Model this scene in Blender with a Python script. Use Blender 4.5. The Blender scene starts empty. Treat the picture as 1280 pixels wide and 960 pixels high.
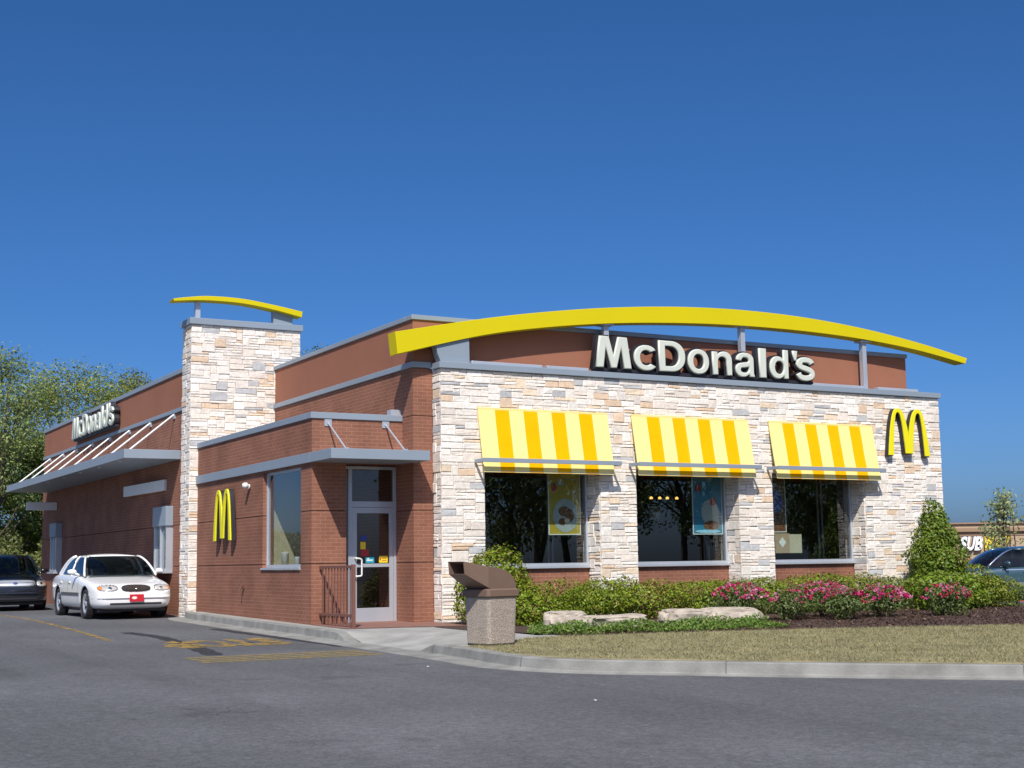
import bpy, bmesh, math, random
import numpy as np
from mathutils import Vector, Matrix

R = math.radians
rng = np.random.default_rng(7)
random.seed(7)
SC = bpy.context.scene
COL = SC.collection

# ------------------------------------------------------------------ camera
f_px, yaw, pit, rol = 1741.5, 0.5112, 0.1278, -0.0146
fw = Vector((math.sin(yaw) * math.cos(pit), math.cos(yaw) * math.cos(pit), math.sin(pit)))
rt = Vector((math.cos(yaw), -math.sin(yaw), 0)); up = rt.cross(fw)
r2 = rt * math.cos(rol) + up * math.sin(rol); u2 = up * math.cos(rol) - rt * math.sin(rol)
cd = bpy.data.cameras.new('camera'); cam = bpy.data.objects.new('camera', cd); COL.objects.link(cam)
M = Matrix((r2, u2, -fw)).transposed().to_4x4(); M.translation = Vector((-11.3335, -22.8872, 1.0726))
cam.matrix_world = M
cd.sensor_width = 36; cd.lens = f_px / 1280 * 36; cd.clip_end = 3000; cd.clip_start = .1
SC.camera = cam

# ------------------------------------------------------------------ light
SUN_EL, SUN_AZ = 47.7, 210.0            # azimuth measured from +Y towards +X
w = bpy.data.worlds.new('World'); SC.world = w; w.use_nodes = True
nt = w.node_tree; bg = nt.nodes['Background']
sky = nt.nodes.new('ShaderNodeTexSky'); sky.sky_type = 'NISHITA'; sky.sun_disc = False
sky.sun_elevation = R(SUN_EL); sky.sun_rotation = R(SUN_AZ)
sky.air_density = 0.62; sky.dust_density = 2.3; sky.ozone_density = 10; sky.altitude = 200
hs = nt.nodes.new('ShaderNodeHueSaturation'); hs.inputs['Saturation'].default_value = 1.13; hs.inputs['Hue'].default_value = 0.5
nt.links.new(sky.outputs[0], hs.inputs['Color']); nt.links.new(hs.outputs[0], bg.inputs[0]); bg.inputs[1].default_value = 0.102
sd = bpy.data.lights.new('sun', 'SUN'); sd.energy = 4.2; sd.angle = R(.53); sd.color = (1, .95, .87)
sun = bpy.data.objects.new('sun', sd); COL.objects.link(sun)
ts = Vector((math.sin(R(SUN_AZ)) * math.cos(R(SUN_EL)), math.cos(R(SUN_AZ)) * math.cos(R(SUN_EL)), math.sin(R(SUN_EL))))
sun.rotation_euler = ts.to_track_quat('Z', 'Y').to_euler()
sun.location = (-20, -30, 40)
SC.view_settings.view_transform = 'Standard'; SC.view_settings.look = 'None'
SC.view_settings.exposure = 0.35; SC.view_settings.gamma = 1

# ------------------------------------------------------------------ materials
def mat(name, col, rough=.6, metal=0, var=0, vscale=4, bump=0, bscale=30, attr=False, spec=.5, coat=0, detail=4):
    m = bpy.data.materials.new(name); m.use_nodes = True; n = m.node_tree.nodes; l = m.node_tree.links
    b = n['Principled BSDF']; b.inputs['Roughness'].default_value = rough; b.inputs['Metallic'].default_value = metal
    b.inputs['Specular IOR Level'].default_value = spec; b.inputs['Coat Weight'].default_value = coat
    b.inputs['Coat Roughness'].default_value = .06
    geo = n.new('ShaderNodeNewGeometry')
    out = None
    if attr:
        a = n.new('ShaderNodeAttribute'); a.attribute_name = 'col'; out = a.outputs['Color']
    if var:
        t = n.new('ShaderNodeTexNoise'); t.inputs['Scale'].default_value = vscale; t.inputs['Detail'].default_value = detail
        l.new(geo.outputs['Position'], t.inputs['Vector'])
        mr = n.new('ShaderNodeMapRange'); mr.inputs[1].default_value = .3; mr.inputs[2].default_value = .7
        mr.inputs[3].default_value = 1 - var; mr.inputs[4].default_value = 1 + var
        l.new(t.outputs[0], mr.inputs[0])
        mx = n.new('ShaderNodeMix'); mx.data_type = 'RGBA'; mx.blend_type = 'MULTIPLY'; mx.inputs[0].default_value = 1
        if out: l.new(out, mx.inputs[6])
        else: mx.inputs[6].default_value = (*col, 1)
        l.new(mr.outputs[0], mx.inputs[7]); out = mx.outputs[2]
    if out: l.new(out, b.inputs['Base Color'])
    else: b.inputs['Base Color'].default_value = (*col, 1)
    if bump:
        t = n.new('ShaderNodeTexNoise'); t.inputs['Scale'].default_value = bscale; t.inputs['Detail'].default_value = 5
        l.new(geo.outputs['Position'], t.inputs['Vector'])
        bp = n.new('ShaderNodeBump'); bp.inputs['Strength'].default_value = bump; bp.inputs['Distance'].default_value = .02
        l.new(t.outputs[0], bp.inputs['Height']); l.new(bp.outputs[0], b.inputs['Normal'])
    return m

def brick_mat(name, c1, c2, mortar):
    m = bpy.data.materials.new(name); m.use_nodes = True; n = m.node_tree.nodes; l = m.node_tree.links
    b = n['Principled BSDF']; b.inputs['Roughness'].default_value = .85; b.inputs['Specular IOR Level'].default_value = .25
    g = n.new('ShaderNodeNewGeometry'); sp = n.new('ShaderNodeSeparateXYZ'); l.new(g.outputs['Position'], sp.inputs[0])
    sn = n.new('ShaderNodeSeparateXYZ'); l.new(g.outputs['True Normal'], sn.inputs[0])
    ab = n.new('ShaderNodeMath'); ab.operation = 'ABSOLUTE'; l.new(sn.outputs[0], ab.inputs[0])
    gt = n.new('ShaderNodeMath'); gt.operation = 'GREATER_THAN'; gt.inputs[1].default_value = .5; l.new(ab.outputs[0], gt.inputs[0])
    mx = n.new('ShaderNodeMix'); mx.data_type = 'FLOAT'; l.new(gt.outputs[0], mx.inputs[0]); l.new(sp.outputs[0], mx.inputs[2]); l.new(sp.outputs[1], mx.inputs[3])
    cb = n.new('ShaderNodeCombineXYZ'); l.new(mx.outputs[0], cb.inputs[0]); l.new(sp.outputs[2], cb.inputs[1])
    t = n.new('ShaderNodeTexBrick'); t.offset = .5; t.inputs['Scale'].default_value = 1
    t.inputs['Brick Width'].default_value = .203; t.inputs['Row Height'].default_value = .0677
    t.inputs['Mortar Size'].default_value = .0052; t.inputs['Mortar Smooth'].default_value = .2; t.inputs['Bias'].default_value = 0
    t.inputs['Color1'].default_value = (*c1, 1); t.inputs['Color2'].default_value = (*c2, 1); t.inputs['Mortar'].default_value = (*mortar, 1)
    l.new(cb.outputs[0], t.inputs['Vector'])
    no = n.new('ShaderNodeTexNoise'); no.inputs['Scale'].default_value = 1.3; no.inputs['Detail'].default_value = 6; l.new(g.outputs['Position'], no.inputs['Vector'])
    mr = n.new('ShaderNodeMapRange'); mr.inputs[1].default_value = .3; mr.inputs[2].default_value = .7; mr.inputs[3].default_value = .8; mr.inputs[4].default_value = 1.15; l.new(no.outputs[0], mr.inputs[0])
    mm = n.new('ShaderNodeMix'); mm.data_type = 'RGBA'; mm.blend_type = 'MULTIPLY'; mm.inputs[0].default_value = 1
    l.new(t.outputs[0], mm.inputs[6]); l.new(mr.outputs[0], mm.inputs[7]); l.new(mm.outputs[2], b.inputs['Base Color'])
    bp = n.new('ShaderNodeBump'); bp.inputs['Strength'].default_value = .5; bp.inputs['Distance'].default_value = .006; bp.invert = True
    l.new(t.outputs[1], bp.inputs['Height']); l.new(bp.outputs[0], b.inputs['Normal'])
    return m

def glass_mat(name, tint, ior=1.5, rough=0.0, boost=1.0):
    m = bpy.data.materials.new(name); m.use_nodes = True; n = m.node_tree.nodes; l = m.node_tree.links
    n.remove(n['Principled BSDF'])
    o = n['Material Output']; tr = n.new('ShaderNodeBsdfTransparent'); tr.inputs[0].default_value = (*tint, 1)
    gl = n.new('ShaderNodeBsdfGlossy'); gl.inputs['Roughness'].default_value = rough; gl.inputs[0].default_value = (.95, .97, 1, 1)
    # Schlick reflectance, the same from both sides of the sheet
    ge = n.new('ShaderNodeNewGeometry'); dt = n.new('ShaderNodeVectorMath'); dt.operation = 'DOT_PRODUCT'; l.new(ge.outputs['Incoming'], dt.inputs[0]); l.new(ge.outputs['Normal'], dt.inputs[1])
    def op(o_, a_, b_=None, v=None):
        q = n.new('ShaderNodeMath'); q.operation = o_; l.new(a_, q.inputs[0])
        if v is not None: q.inputs[1].default_value = v
        return q.outputs[0]
    ab = op('ABSOLUTE', dt.outputs['Value']); iv = n.new('ShaderNodeMath'); iv.operation = 'SUBTRACT'; iv.inputs[0].default_value = 1; l.new(ab, iv.inputs[1])
    f0 = ((ior - 1) / (ior + 1)) ** 2 * boost
    p5 = op('POWER', iv.outputs[0], v=5); p6 = op('MULTIPLY', p5, v=1 - f0); ml = n.new('ShaderNodeMath'); ml.operation = 'ADD'; ml.use_clamp = True; l.new(p6, ml.inputs[0]); ml.inputs[1].default_value = f0
    ms = n.new('ShaderNodeMixShader'); l.new(ml.outputs[0], ms.inputs[0]); l.new(tr.outputs[0], ms.inputs[1]); l.new(gl.outputs[0], ms.inputs[2])
    l.new(ms.outputs[0], o.inputs[0])
    return m

def emit_mat(name, col, s):
    m = bpy.data.materials.new(name); m.use_nodes = True; b = m.node_tree.nodes['Principled BSDF']
    b.inputs['Base Color'].default_value = (*col, 1); b.inputs['Emission Color'].default_value = (*col, 1); b.inputs['Emission Strength'].default_value = s
    return m

def leaf_mat(name, trans=.25):
    m = mat(name, (.1, .2, .03), .5, attr=True, spec=.35)
    n = m.node_tree.nodes; l = m.node_tree.links
    b = n['Principled BSDF']; a = [x for x in n if x.type == 'ATTRIBUTE'][0]
    t = n.new('ShaderNodeBsdfTranslucent'); l.new(a.outputs['Color'], t.inputs[0])
    ms = n.new('ShaderNodeMixShader'); ms.inputs[0].default_value = trans
    l.new(b.outputs[0], ms.inputs[1]); l.new(t.outputs[0], ms.inputs[2]); l.new(ms.outputs[0], n['Material Output'].inputs[0])
    return m

def asphalt_mat():
    m = bpy.data.materials.new('asphalt'); m.use_nodes = True; n = m.node_tree.nodes; l = m.node_tree.links
    b = n['Principled BSDF']; b.inputs['Roughness'].default_value = .85; b.inputs['Specular IOR Level'].default_value = .3
    g = n.new('ShaderNodeNewGeometry')
    def noise(s, d, lo, hi, a, c, vec=None):
        t = n.new('ShaderNodeTexNoise'); t.inputs['Scale'].default_value = s; t.inputs['Detail'].default_value = d
        l.new(vec or g.outputs['Position'], t.inputs['Vector'])
        r = n.new('ShaderNodeMapRange'); r.inputs[1].default_value = lo; r.inputs[2].default_value = hi; r.inputs[3].default_value = a; r.inputs[4].default_value = c
        l.new(t.outputs[0], r.inputs[0]); return r.outputs[0], t
    mp = n.new('ShaderNodeMapping'); mp.inputs['Scale'].default_value = (1, .25, 1); mp.inputs['Rotation'].default_value = (0, 0, R(-30)); l.new(g.outputs['Position'], mp.inputs[0])
    f1, _ = noise(.35, 5, .3, .7, .86, 1.12)
    f2, t2 = noise(90, 3, .3, .7, .74, 1.3)
    f3, _ = noise(1.2, 6, .35, .7, .93, 1.07, mp.outputs[0])
    f4, _ = noise(11, 5, .35, .65, .88, 1.12)
    # oil and wear spots with a shape of their own
    f5, _ = noise(.9, 3, .64, .74, 1, .74)
    f6, _ = noise(30, 3, .35, .65, .82, 1.19)
    f7, _ = noise(.22, 6, .45, .62, .94, 1.10)
    mp2 = n.new('ShaderNodeMapping'); mp2.inputs['Scale'].default_value = (.9, .06, 1); mp2.inputs['Rotation'].default_value = (0, 0, R(-48)); l.new(g.outputs['Position'], mp2.inputs[0])
    f8, _ = noise(1.1, 4, .56, .70, 1, .84, mp2.outputs[0])
    # hairline cracks
    vt = n.new('ShaderNodeTexVoronoi'); vt.feature = 'DISTANCE_TO_EDGE'; vt.inputs['Scale'].default_value = .33
    wn_ = n.new('ShaderNodeTexNoise'); wn_.inputs['Scale'].default_value = 1.6; wn_.inputs['Detail'].default_value = 6; l.new(g.outputs['Position'], wn_.inputs['Vector'])
    va = n.new('ShaderNodeVectorMath'); va.operation = 'SCALE'; va.inputs['Scale'].default_value = .9; l.new(wn_.outputs['Color'], va.inputs[0])
    vb = n.new('ShaderNodeVectorMath'); vb.operation = 'ADD'; l.new(g.outputs['Position'], vb.inputs[0]); l.new(va.outputs[0], vb.inputs[1]); l.new(vb.outputs[0], vt.inputs['Vector'])
    rc = n.new('ShaderNodeMapRange'); rc.inputs[1].default_value = 0; rc.inputs[2].default_value = .006; rc.inputs[3].default_value = .62; rc.inputs[4].default_value = 1; l.new(vt.outputs['Distance'], rc.inputs[0])
    # cracks only here and there
    cm, _ = noise(.16, 2, .5, .58, 0, 1)
    ck = n.new('ShaderNodeMix'); ck.data_type = 'FLOAT'; l.new(cm, ck.inputs[0]); ck.inputs[2].default_value = 1; l.new(rc.outputs[0], ck.inputs[3])
    prev = None
    for f in (f1, f2, f3, f4, f5, f6, f7, f8, ck.outputs[0]):
        if prev is None: prev = f; continue
        q = n.new('ShaderNodeMath'); q.operation = 'MULTIPLY'; l.new(prev, q.inputs[0]); l.new(f, q.inputs[1]); prev = q.outputs[0]
    mx = n.new('ShaderNodeMix'); mx.data_type = 'RGBA'; mx.blend_type = 'MULTIPLY'; mx.inputs[0].default_value = 1
    mx.inputs[6].default_value = (.104, .105, .111, 1); l.new(prev, mx.inputs[7]); l.new(mx.outputs[2], b.inputs['Base Color'])
    bp = n.new('ShaderNodeBump'); bp.inputs['Strength'].default_value = .35; bp.inputs['Distance'].default_value = .01
    l.new(t2.outputs[0], bp.inputs['Height']); l.new(bp.outputs[0], b.inputs['Normal'])
    return m

def worn_mat(name, col, scale, lo, hi, stretch=(1, 1, 1)):
    m = mat(name, col, .7, var=.12, vscale=20)
    n = m.node_tree.nodes; l = m.node_tree.links; b = n['Principled BSDF']
    g = n.new('ShaderNodeNewGeometry'); mp = n.new('ShaderNodeMapping'); mp.inputs['Scale'].default_value = stretch
    l.new(g.outputs['Position'], mp.inputs[0])
    t = n.new('ShaderNodeTexNoise'); t.inputs['Scale'].default_value = scale; t.inputs['Detail'].default_value = 6; l.new(mp.outputs[0], t.inputs['Vector'])
    r = n.new('ShaderNodeMapRange'); r.inputs[1].default_value = lo; r.inputs[2].default_value = hi; r.inputs[3].default_value = 0; r.inputs[4].default_value = 1; l.new(t.outputs[0], r.inputs[0])
    l.new(r.outputs[0], b.inputs['Alpha'])
    return m

def wood_stripes():
    pass

MT = dict(
    stone=mat('ledger_stone', (.6, .55, .5), .85, var=.12, vscale=14, bump=.4, bscale=24, attr=True, spec=.2),
    mortar=mat('mortar', (.52, .475, .42), .95, var=.2),
    brick=brick_mat('brick', (.262, .112, .070), (.226, .095, .060), (.34, .18, .125)),
    stucco=mat('brown_stucco', (.30, .128, .080), .9, var=.05, vscale=1.2, bump=.25, bscale=120, spec=.2),
    coping=mat('grey_metal', (.265, .315, .37), .5, .15, var=.04, vscale=.8),
    alu=mat('aluminium', (.52, .55, .6), .38, .45, var=.04, vscale=2),
    white=mat('white_metal', (.74, .74, .72), .45, var=.03),
    cream=mat('cream_sign', (.58, .61, .53), .4, var=.02),
    black=mat('black_metal', (.02, .018, .024), .5),
    yellow=mat('beam_yellow', (.60, .50, .003), .6, spec=.2, var=.02, vscale=1),
    archy=mat('arch_yellow', (.78, .70, .008), .4),
    gold=mat('canvas_gold', (.86, .42, .0005), .9, spec=.1, var=.03, vscale=3, bump=.08, bscale=8),
    pale=mat('canvas_pale_yellow', (.85, .70, .27), .9, spec=.1, var=.03, vscale=3, bump=.08, bscale=8),
    brown=mat('rail_brown', (.17, .075, .055), .5),
    concrete=mat('concrete', (.30, .295, .275), .9, var=.2, vscale=2.2, bump=.3, bscale=60, detail=8),
    kerb=mat('kerb_concrete', (.225, .222, .205), .9, var=.25, vscale=3, bump=.35, bscale=40, detail=8),
    pad=mat('brown_pad', (.22, .11, .085), .8, var=.12),
    asphalt=asphalt_mat(),
    tar=worn_mat('fresh_tar', (.028, .028, .032), 3, .3, .5),
    soil=mat('mulch', (.062, .034, .025), .95, var=.6, vscale=28, bump=1.0, bscale=45, detail=8),
    lawn=mat('dormant_lawn', (.26, .22, .115), .95, var=.35, vscale=1.6, bump=.8, bscale=60, detail=8),
    earth=mat('field_ground', (.14, .13, .055), .95, var=.4, vscale=.3, bump=.3, bscale=8),
    leaf=leaf_mat('leaves'), bark=mat('bark', (.11, .085, .06), .9, var=.3, vscale=10, bump=.6, bscale=20),
    grassb=leaf_mat('grass_blades', .2),
    rock=mat('pale_boulder', (.40, .345, .28), .9, var=.3, vscale=5, bump=.8, bscale=12, detail=8),
    aggregate=mat('exposed_aggregate', (.34, .285, .235), .9, var=.5, vscale=70, bump=.6, bscale=70),
    lid=mat('brown_plastic', (.165, .105, .075), .55, var=.06, vscale=6),
    dark=mat('dark_inside', (.02, .018, .016), .9),
    glass=glass_mat('window_glass', (.88, .91, .91), 1.55, 0, 1.5),
    glassd=glass_mat('door_glass', (.72, .72, .70), 1.5, 0, 1.3),
    carglass=glass_mat('car_glass', (.16, .2, .2), 1.5, 0, 1.2),
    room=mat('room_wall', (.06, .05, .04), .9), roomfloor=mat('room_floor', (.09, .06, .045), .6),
    beige=mat('beige_wall', (.62, .55, .36), .9),
    roof=mat('roof_membrane', (.3, .3, .3), .9, var=.1),
    ymark=worn_mat('worn_yellow_paint', (.36, .235, .06), 6, .36, .64),
    ybar=worn_mat('worn_yellow_bar', (.32, .235, .075), 6, .25, .72, (1, 2, 1)),
    wpaint=mat('white_car_paint', (.80, .80, .80), .22, coat=.6),
    kpaint=mat('black_car_paint', (.010, .012, .018), .2, coat=1),
    bpaint=mat('blue_car_paint', (.042, .092, .115), .3, .3, coat=.8),
    chrome=mat('chrome', (.75, .76, .78), .12, 1), rubber=mat('tyre_rubber', (.022, .021, .02), .85),
    grey=mat('grey_plastic', (.09, .09, .095), .6), lens=mat('lamp_lens', (.62, .60, .56), .12, .3, coat=1),
    amber=mat('amber_lens', (.75, .24, .05), .25, coat=1), red=mat('plate_red', (.55, .015, .03), .45),
    interior=mat('car_seats', (.16, .15, .14), .8),
    tan=mat('tan_stucco', (.42, .30, .195), .9, var=.05), tan2=mat('tan_band', (.30, .19, .12), .9), redband=mat('red_band', (.34, .07, .05), .8),
    poster_y=mat('poster_yellow', (.44, .34, .03), .5), poster_b=mat('poster_blue', (.03, .22, .34), .5),
    poster_w=mat('poster_white', (.75, .78, .70), .5), poster_food=mat('poster_food', (.16, .07, .03), .6, var=.6, vscale=30),
    poster_plate=mat('poster_plate', (.36, .42, .39), .5), poster_ib=mat('poster_pale_blue', (.35, .65, .75), .5),
    card=mat('cardboard', (.42, .32, .19), .8), card2=mat('cardboard_light', (.52, .49, .33), .8),
    flame=emit_mat('lamp_glow', (1, .55, .12), 1.6), shade=mat('lamp_shade_white', (.6, .6, .55), .6),
    sticker_b=mat('sticker_teal', (.02, .35, .45), .5), sticker_y=mat('sticker_yellow', (.85, .6, .03), .5), sticker_r=mat('sticker_red', (.4, .03, .04), .5), sticker_n=mat('sticker_navy', (.04, .06, .25), .5),
    subwhite=mat('sign_white', (.85, .85, .85), .4), subyellow=mat('sign_yellow', (.85, .62, .03), .4),
    farwood=leaf_mat('far_foliage', .35),
)

# ------------------------------------------------------------------ helpers
WL = {}
def wloc(o): return WL.get(o.name, Vector((0, 0, 0))) if o else Vector((0, 0, 0))

class MB:
    def __init__(s): s.v = []; s.f = []; s.c = None
    def add(s, vs, fs):
        k = len(s.v); s.v += [tuple(x) for x in vs]; s.f += [tuple(i + k for i in f) for f in fs]; return s
    def box(s, x0, x1, y0, y1, z0, z1):
        v = [(x, y, z) for z in (z0, z1) for y in (y0, y1) for x in (x0, x1)]
        return s.add(v, [(0, 2, 3, 1), (4, 5, 7, 6), (0, 1, 5, 4), (2, 6, 7, 3), (0, 4, 6, 2), (1, 3, 7, 5)])
    def obox(s, c, ax, ay, az):   # centre and three half-axes
        c, ax, ay, az = map(Vector, (c, ax, ay, az))
        v = [c + ax * i + ay * j + az * k for k in (-1, 1) for j in (-1, 1) for i in (-1, 1)]
        return s.add(v, [(0, 2, 3, 1), (4, 5, 7, 6), (0, 1, 5, 4), (2, 6, 7, 3), (0, 4, 6, 2), (1, 3, 7, 5)])
    def bar(s, a, b, w, h=None, upv=(0, 0, 1)):
        a, b = Vector(a), Vector(b); d = b - a; h = h or w
        x = d.normalized(); u = Vector(upv)
        if abs(x.dot(u)) > .98: u = Vector((0, 1, 0))
        y = u.cross(x).normalized(); z = x.cross(y)
        return s.obox((a + b) / 2, d / 2, y * w / 2, z * h / 2)
    def tube(s, pts, rad, n=8, cap=True):
        pts = [Vector(p) for p in pts]
        if not hasattr(rad, '__len__'): rad = [rad] * len(pts)
        rings = []
        for i, p in enumerate(pts):
            d = (pts[min(i + 1, len(pts) - 1)] - pts[max(i - 1, 0)]).normalized()
            u = Vector((0, 0, 1)) if abs(d.z) < .9 else Vector((1, 0, 0))
            a = d.cross(u).normalized(); b = a.cross(d)
            rings.append([p + (a * math.cos(2 * math.pi * k / n) + b * math.sin(2 * math.pi * k / n)) * rad[i] for k in range(n)])
        vs = [q for r in rings for q in r]; fs = []
        for i in range(len(rings) - 1):
            for k in range(n):
                fs.append((i * n + k, i * n + (k + 1) % n, (i + 1) * n + (k + 1) % n, (i + 1) * n + k))
        if cap: fs += [tuple(range(n))[::-1], tuple((len(rings) - 1) * n + k for k in range(n))]
        return s.add(vs, fs)
    def loft(s, rings, closed=True, cap=True):
        n = len(rings[0]); vs = [q for r in rings for q in r]; fs = []
        for i in range(len(rings) - 1):
            for k in range(n if closed else n - 1):
                fs.append((i * n + k, i * n + (k + 1) % n, (i + 1) * n + (k + 1) % n, (i + 1) * n + k))
        if cap: fs += [tuple(range(n))[::-1], tuple((len(rings) - 1) * n + k for k in range(n))]
        return s.add(vs, fs)
    def prism(s, poly, fn0, fn1):   # poly: list of 2D points, fn maps (a,b)->3D
        n = len(poly); v = [fn0(*p) for p in poly] + [fn1(*p) for p in poly]
        fs = [tuple(range(n))[::-1], tuple(n + i for i in range(n))] + [(i, (i + 1) % n, n + (i + 1) % n, n + i) for i in range(n)]
        return s.add(v, fs)
    def lathe(s, prof, c, axis='x', n=24):
        rings = []
        for k in range(n):
            a = 2 * math.pi * k / n; rings.append([])
            for (r, h) in prof:
                if axis == 'x': rings[-1].append((c[0] + h, c[1] + r * math.cos(a), c[2] + r * math.sin(a)))
                else: rings[-1].append((c[0] + r * math.cos(a), c[1] + r * math.sin(a), c[2] + h))
        m = len(prof); vs = [q for r in rings for q in r]
        fs = [(k * m + i, k * m + i + 1, ((k + 1) % n) * m + i + 1, ((k + 1) % n) * m + i) for k in range(n) for i in range(m - 1)]
        return s.add(vs, fs)
    def build(s, name, m, parent=None, local=False, bevel=0, smooth=False, cols=None, loc=None, tri=False):
        me = bpy.data.meshes.new(name)
        base = Vector((0, 0, 0)) if local else (Vector(loc) if loc is not None else wloc(parent))
        V = np.array(s.v, dtype=float) - np.array(base)
        me.from_pydata(V.tolist(), [], s.f)
        if cols is not None:
            a = me.color_attributes.new('col', 'FLOAT_COLOR', 'POINT'); a.data.foreach_set('color', np.asarray(cols, dtype=np.float32).ravel())
        bm = bmesh.new(); bm.from_mesh(me)
        if cols is None: bmesh.ops.recalc_face_normals(bm, faces=bm.faces)
        if tri: bmesh.ops.triangulate(bm, faces=bm.faces)
        bm.to_mesh(me); bm.free()
        if smooth: me.polygons.foreach_set('use_smooth', [True] * len(me.polygons))
        me.materials.append(m)
        o = bpy.data.objects.new(name, me); COL.objects.link(o)
        if parent is not None:
            o.parent = parent; WL[o.name] = wloc(parent)
            if loc is not None:
                o.location = Vector(loc) - wloc(parent); WL[o.name] = Vector(loc)
        elif loc is not None:
            o.location = loc; WL[o.name] = Vector(loc)
        if bevel:
            b = o.modifiers.new('bevel', 'BEVEL'); b.width = bevel; b.segments = 2; b.limit_method = 'ANGLE'
        return o

def tag(o, label=None, cat=None, group=None, kind=None):
    if label: o['label'] = label
    if cat: o['category'] = cat
    if group: o['group'] = group
    if kind: o['kind'] = kind
    return o
def thing(name, label, cat, loc=(0, 0, 0), rz=0, group=None):
    o = bpy.data.objects.new(name, None); COL.objects.link(o); o.location = loc; o.rotation_euler = (0, 0, rz)
    o.empty_display_size = .2; WL[o.name] = Vector(loc)
    return tag(o, label, cat, group)
def apply_mods(o):
    dg = bpy.context.evaluated_depsgraph_get(); dg.update()
    me = bpy.data.meshes.new_from_object(o.evaluated_get(dg)); o.modifiers.clear(); o.data = me

def smooth_path(pts, n=6):
    P = [Vector(p) for p in pts]; out = []
    for i in range(len(P) - 1):
        p0, p1, p2, p3 = P[max(i - 1, 0)], P[i], P[i + 1], P[min(i + 2, len(P) - 1)]
        for k in range(n):
            t = k / n
            out.append(.5 * ((2 * p1) + (p2 - p0) * t + (2 * p0 - 5 * p1 + 4 * p2 - p3) * t * t + (3 * p1 - p0 - 3 * p2 + p3) * t ** 3))
    out.append(P[-1]); return out

def text_mesh(txt, size=1, offset=0, extrude=0, bevel=0, res=6):
    c = bpy.data.curves.new('txt', 'FONT'); c.body = txt; c.size = size; c.offset = offset; c.extrude = extrude
    c.bevel_depth = bevel; c.bevel_resolution = 2; c.resolution_u = res
    o = bpy.data.objects.new('txt', c); COL.objects.link(o)
    dg = bpy.context.evaluated_depsgraph_get(); dg.update()
    me = bpy.data.meshes.new_from_object(o.evaluated_get(dg)); bpy.data.objects.remove(o); bpy.data.curves.remove(c)
    return me

def sstep(a, b, x): t = min(1, max(0, (x - a) / (b - a))); return t * t * (3 - 2 * t)

# ------------------------------------------------------------------ ground
def G(x, y):                            # height of the lot
    z = -.13 + .0125 * min(y, 10)
    z -= 1.7 * sstep(17, 34, x) * sstep(-30, 10, y + x * .3)
    z += 1.1 * sstep(30, 48, y) * sstep(16, 4, x)
    return z
def grid_sheet(name, m, xs, ys, off, kind='structure', inside=None):
    b = MB(); nx, ny = len(xs), len(ys)
    vs = [(x, y, G(x, y) + off) for y in ys for x in xs]
    fs = [(j * nx + i, j * nx + i + 1, (j + 1) * nx + i + 1, (j + 1) * nx + i) for j in range(ny - 1) for i in range(nx - 1)
          if inside is None or inside((xs[i] + xs[i + 1]) / 2, (ys[j] + ys[j + 1]) / 2)]
    b.add(vs, fs); o = b.build(name, m, smooth=True); tag(o, kind=kind); return o
xs = [-900, -500, -250, -120] + list(np.arange(-60, 81, 2.0)) + [120, 250, 500, 900]
ys = [-900, -500, -250, -120] + list(np.arange(-60, 91, 2.0)) + [120, 250, 500, 900]
grid_sheet('ground', MT['earth'], xs, ys, -.06)
grid_sheet('parking_lot', MT['asphalt'], list(np.arange(-40, 60.1, 1.0)), list(np.arange(-40, 33.1, 1.0)), 0)

def KZ(y): return .02 + .0125 * y          # top of kerb plane
kpath = [(-2.40, 8.0), (-2.60, 7.0), (-2.62, 5.5), (-2.62, 2), (-2.62, -.6), (-2.62, -1.4), (-2.62, -2.0), (-2.62, -4.4), (-2.62, -5.0), (-2.66, -6.2), (-2.74, -7.1),
         (-2.70, -7.8), (-2.52, -8.33), (-2.12, -8.86), (-1.48, -9.48), (-.61, -10.35), (1.2, -11.98), (6, -16.1), (14, -23), (30, -36)]
def kh(y):                               # kerb height along the path (dropped kerb at the ramp)
    return .15 * (1 - sstep(-1.3, -2.1, y) * sstep(-5.1, -4.3, y)) + .004
kp = smooth_path([(x, y, 0) for x, y in kpath], 5)
rings = []
for i, p in enumerate(kp):
    d = (kp[min(i + 1, len(kp) - 1)] - kp[max(i - 1, 0)]).normalized()
    nrm = Vector((d.y, -d.x, 0))         # points to the road
    if nrm.x > 0 and p.y > -7: nrm = -nrm
    h = kh(p.y); g = -.13 + .0125 * p.y
    gw = .12 + .26 * sstep(-8.6, -6.5, p.y)
    prof = [(-.15, -.08), (-.15, h), (-.012, h), (.004, h - .012), (.022, max(.022, h * .2)), (.03, .022), (gw, .006), (gw, -.08)]
    rings.append([p + nrm * (-1 if False else 1) * a + Vector((0, 0, g + b)) for a, b in prof])
kb = MB(); kb.loft(rings)
# check the side: road lies to -X on the first run
tag(kb.build('kerb', MT['kerb']), kind='structure')
# kerb on the far side of the planting island
kp2 = [Vector((13.62, y, 0)) for y in np.arange(2.0, -22.6, -1.5)]; r_ = []
for p in kp2:
    g = -.13 + .0125 * p.y; r_.append([p + Vector((a_, 0, g + b_)) for a_, b_ in [(-.12, -.08), (-.12, .157), (.012, .157), (.028, .145), (.045, .02), (.2, .006), (.2, -.08)]])
k2 = MB(); k2.loft(r_); tag(k2.build('kerb', MT['kerb']), kind='structure')
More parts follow.
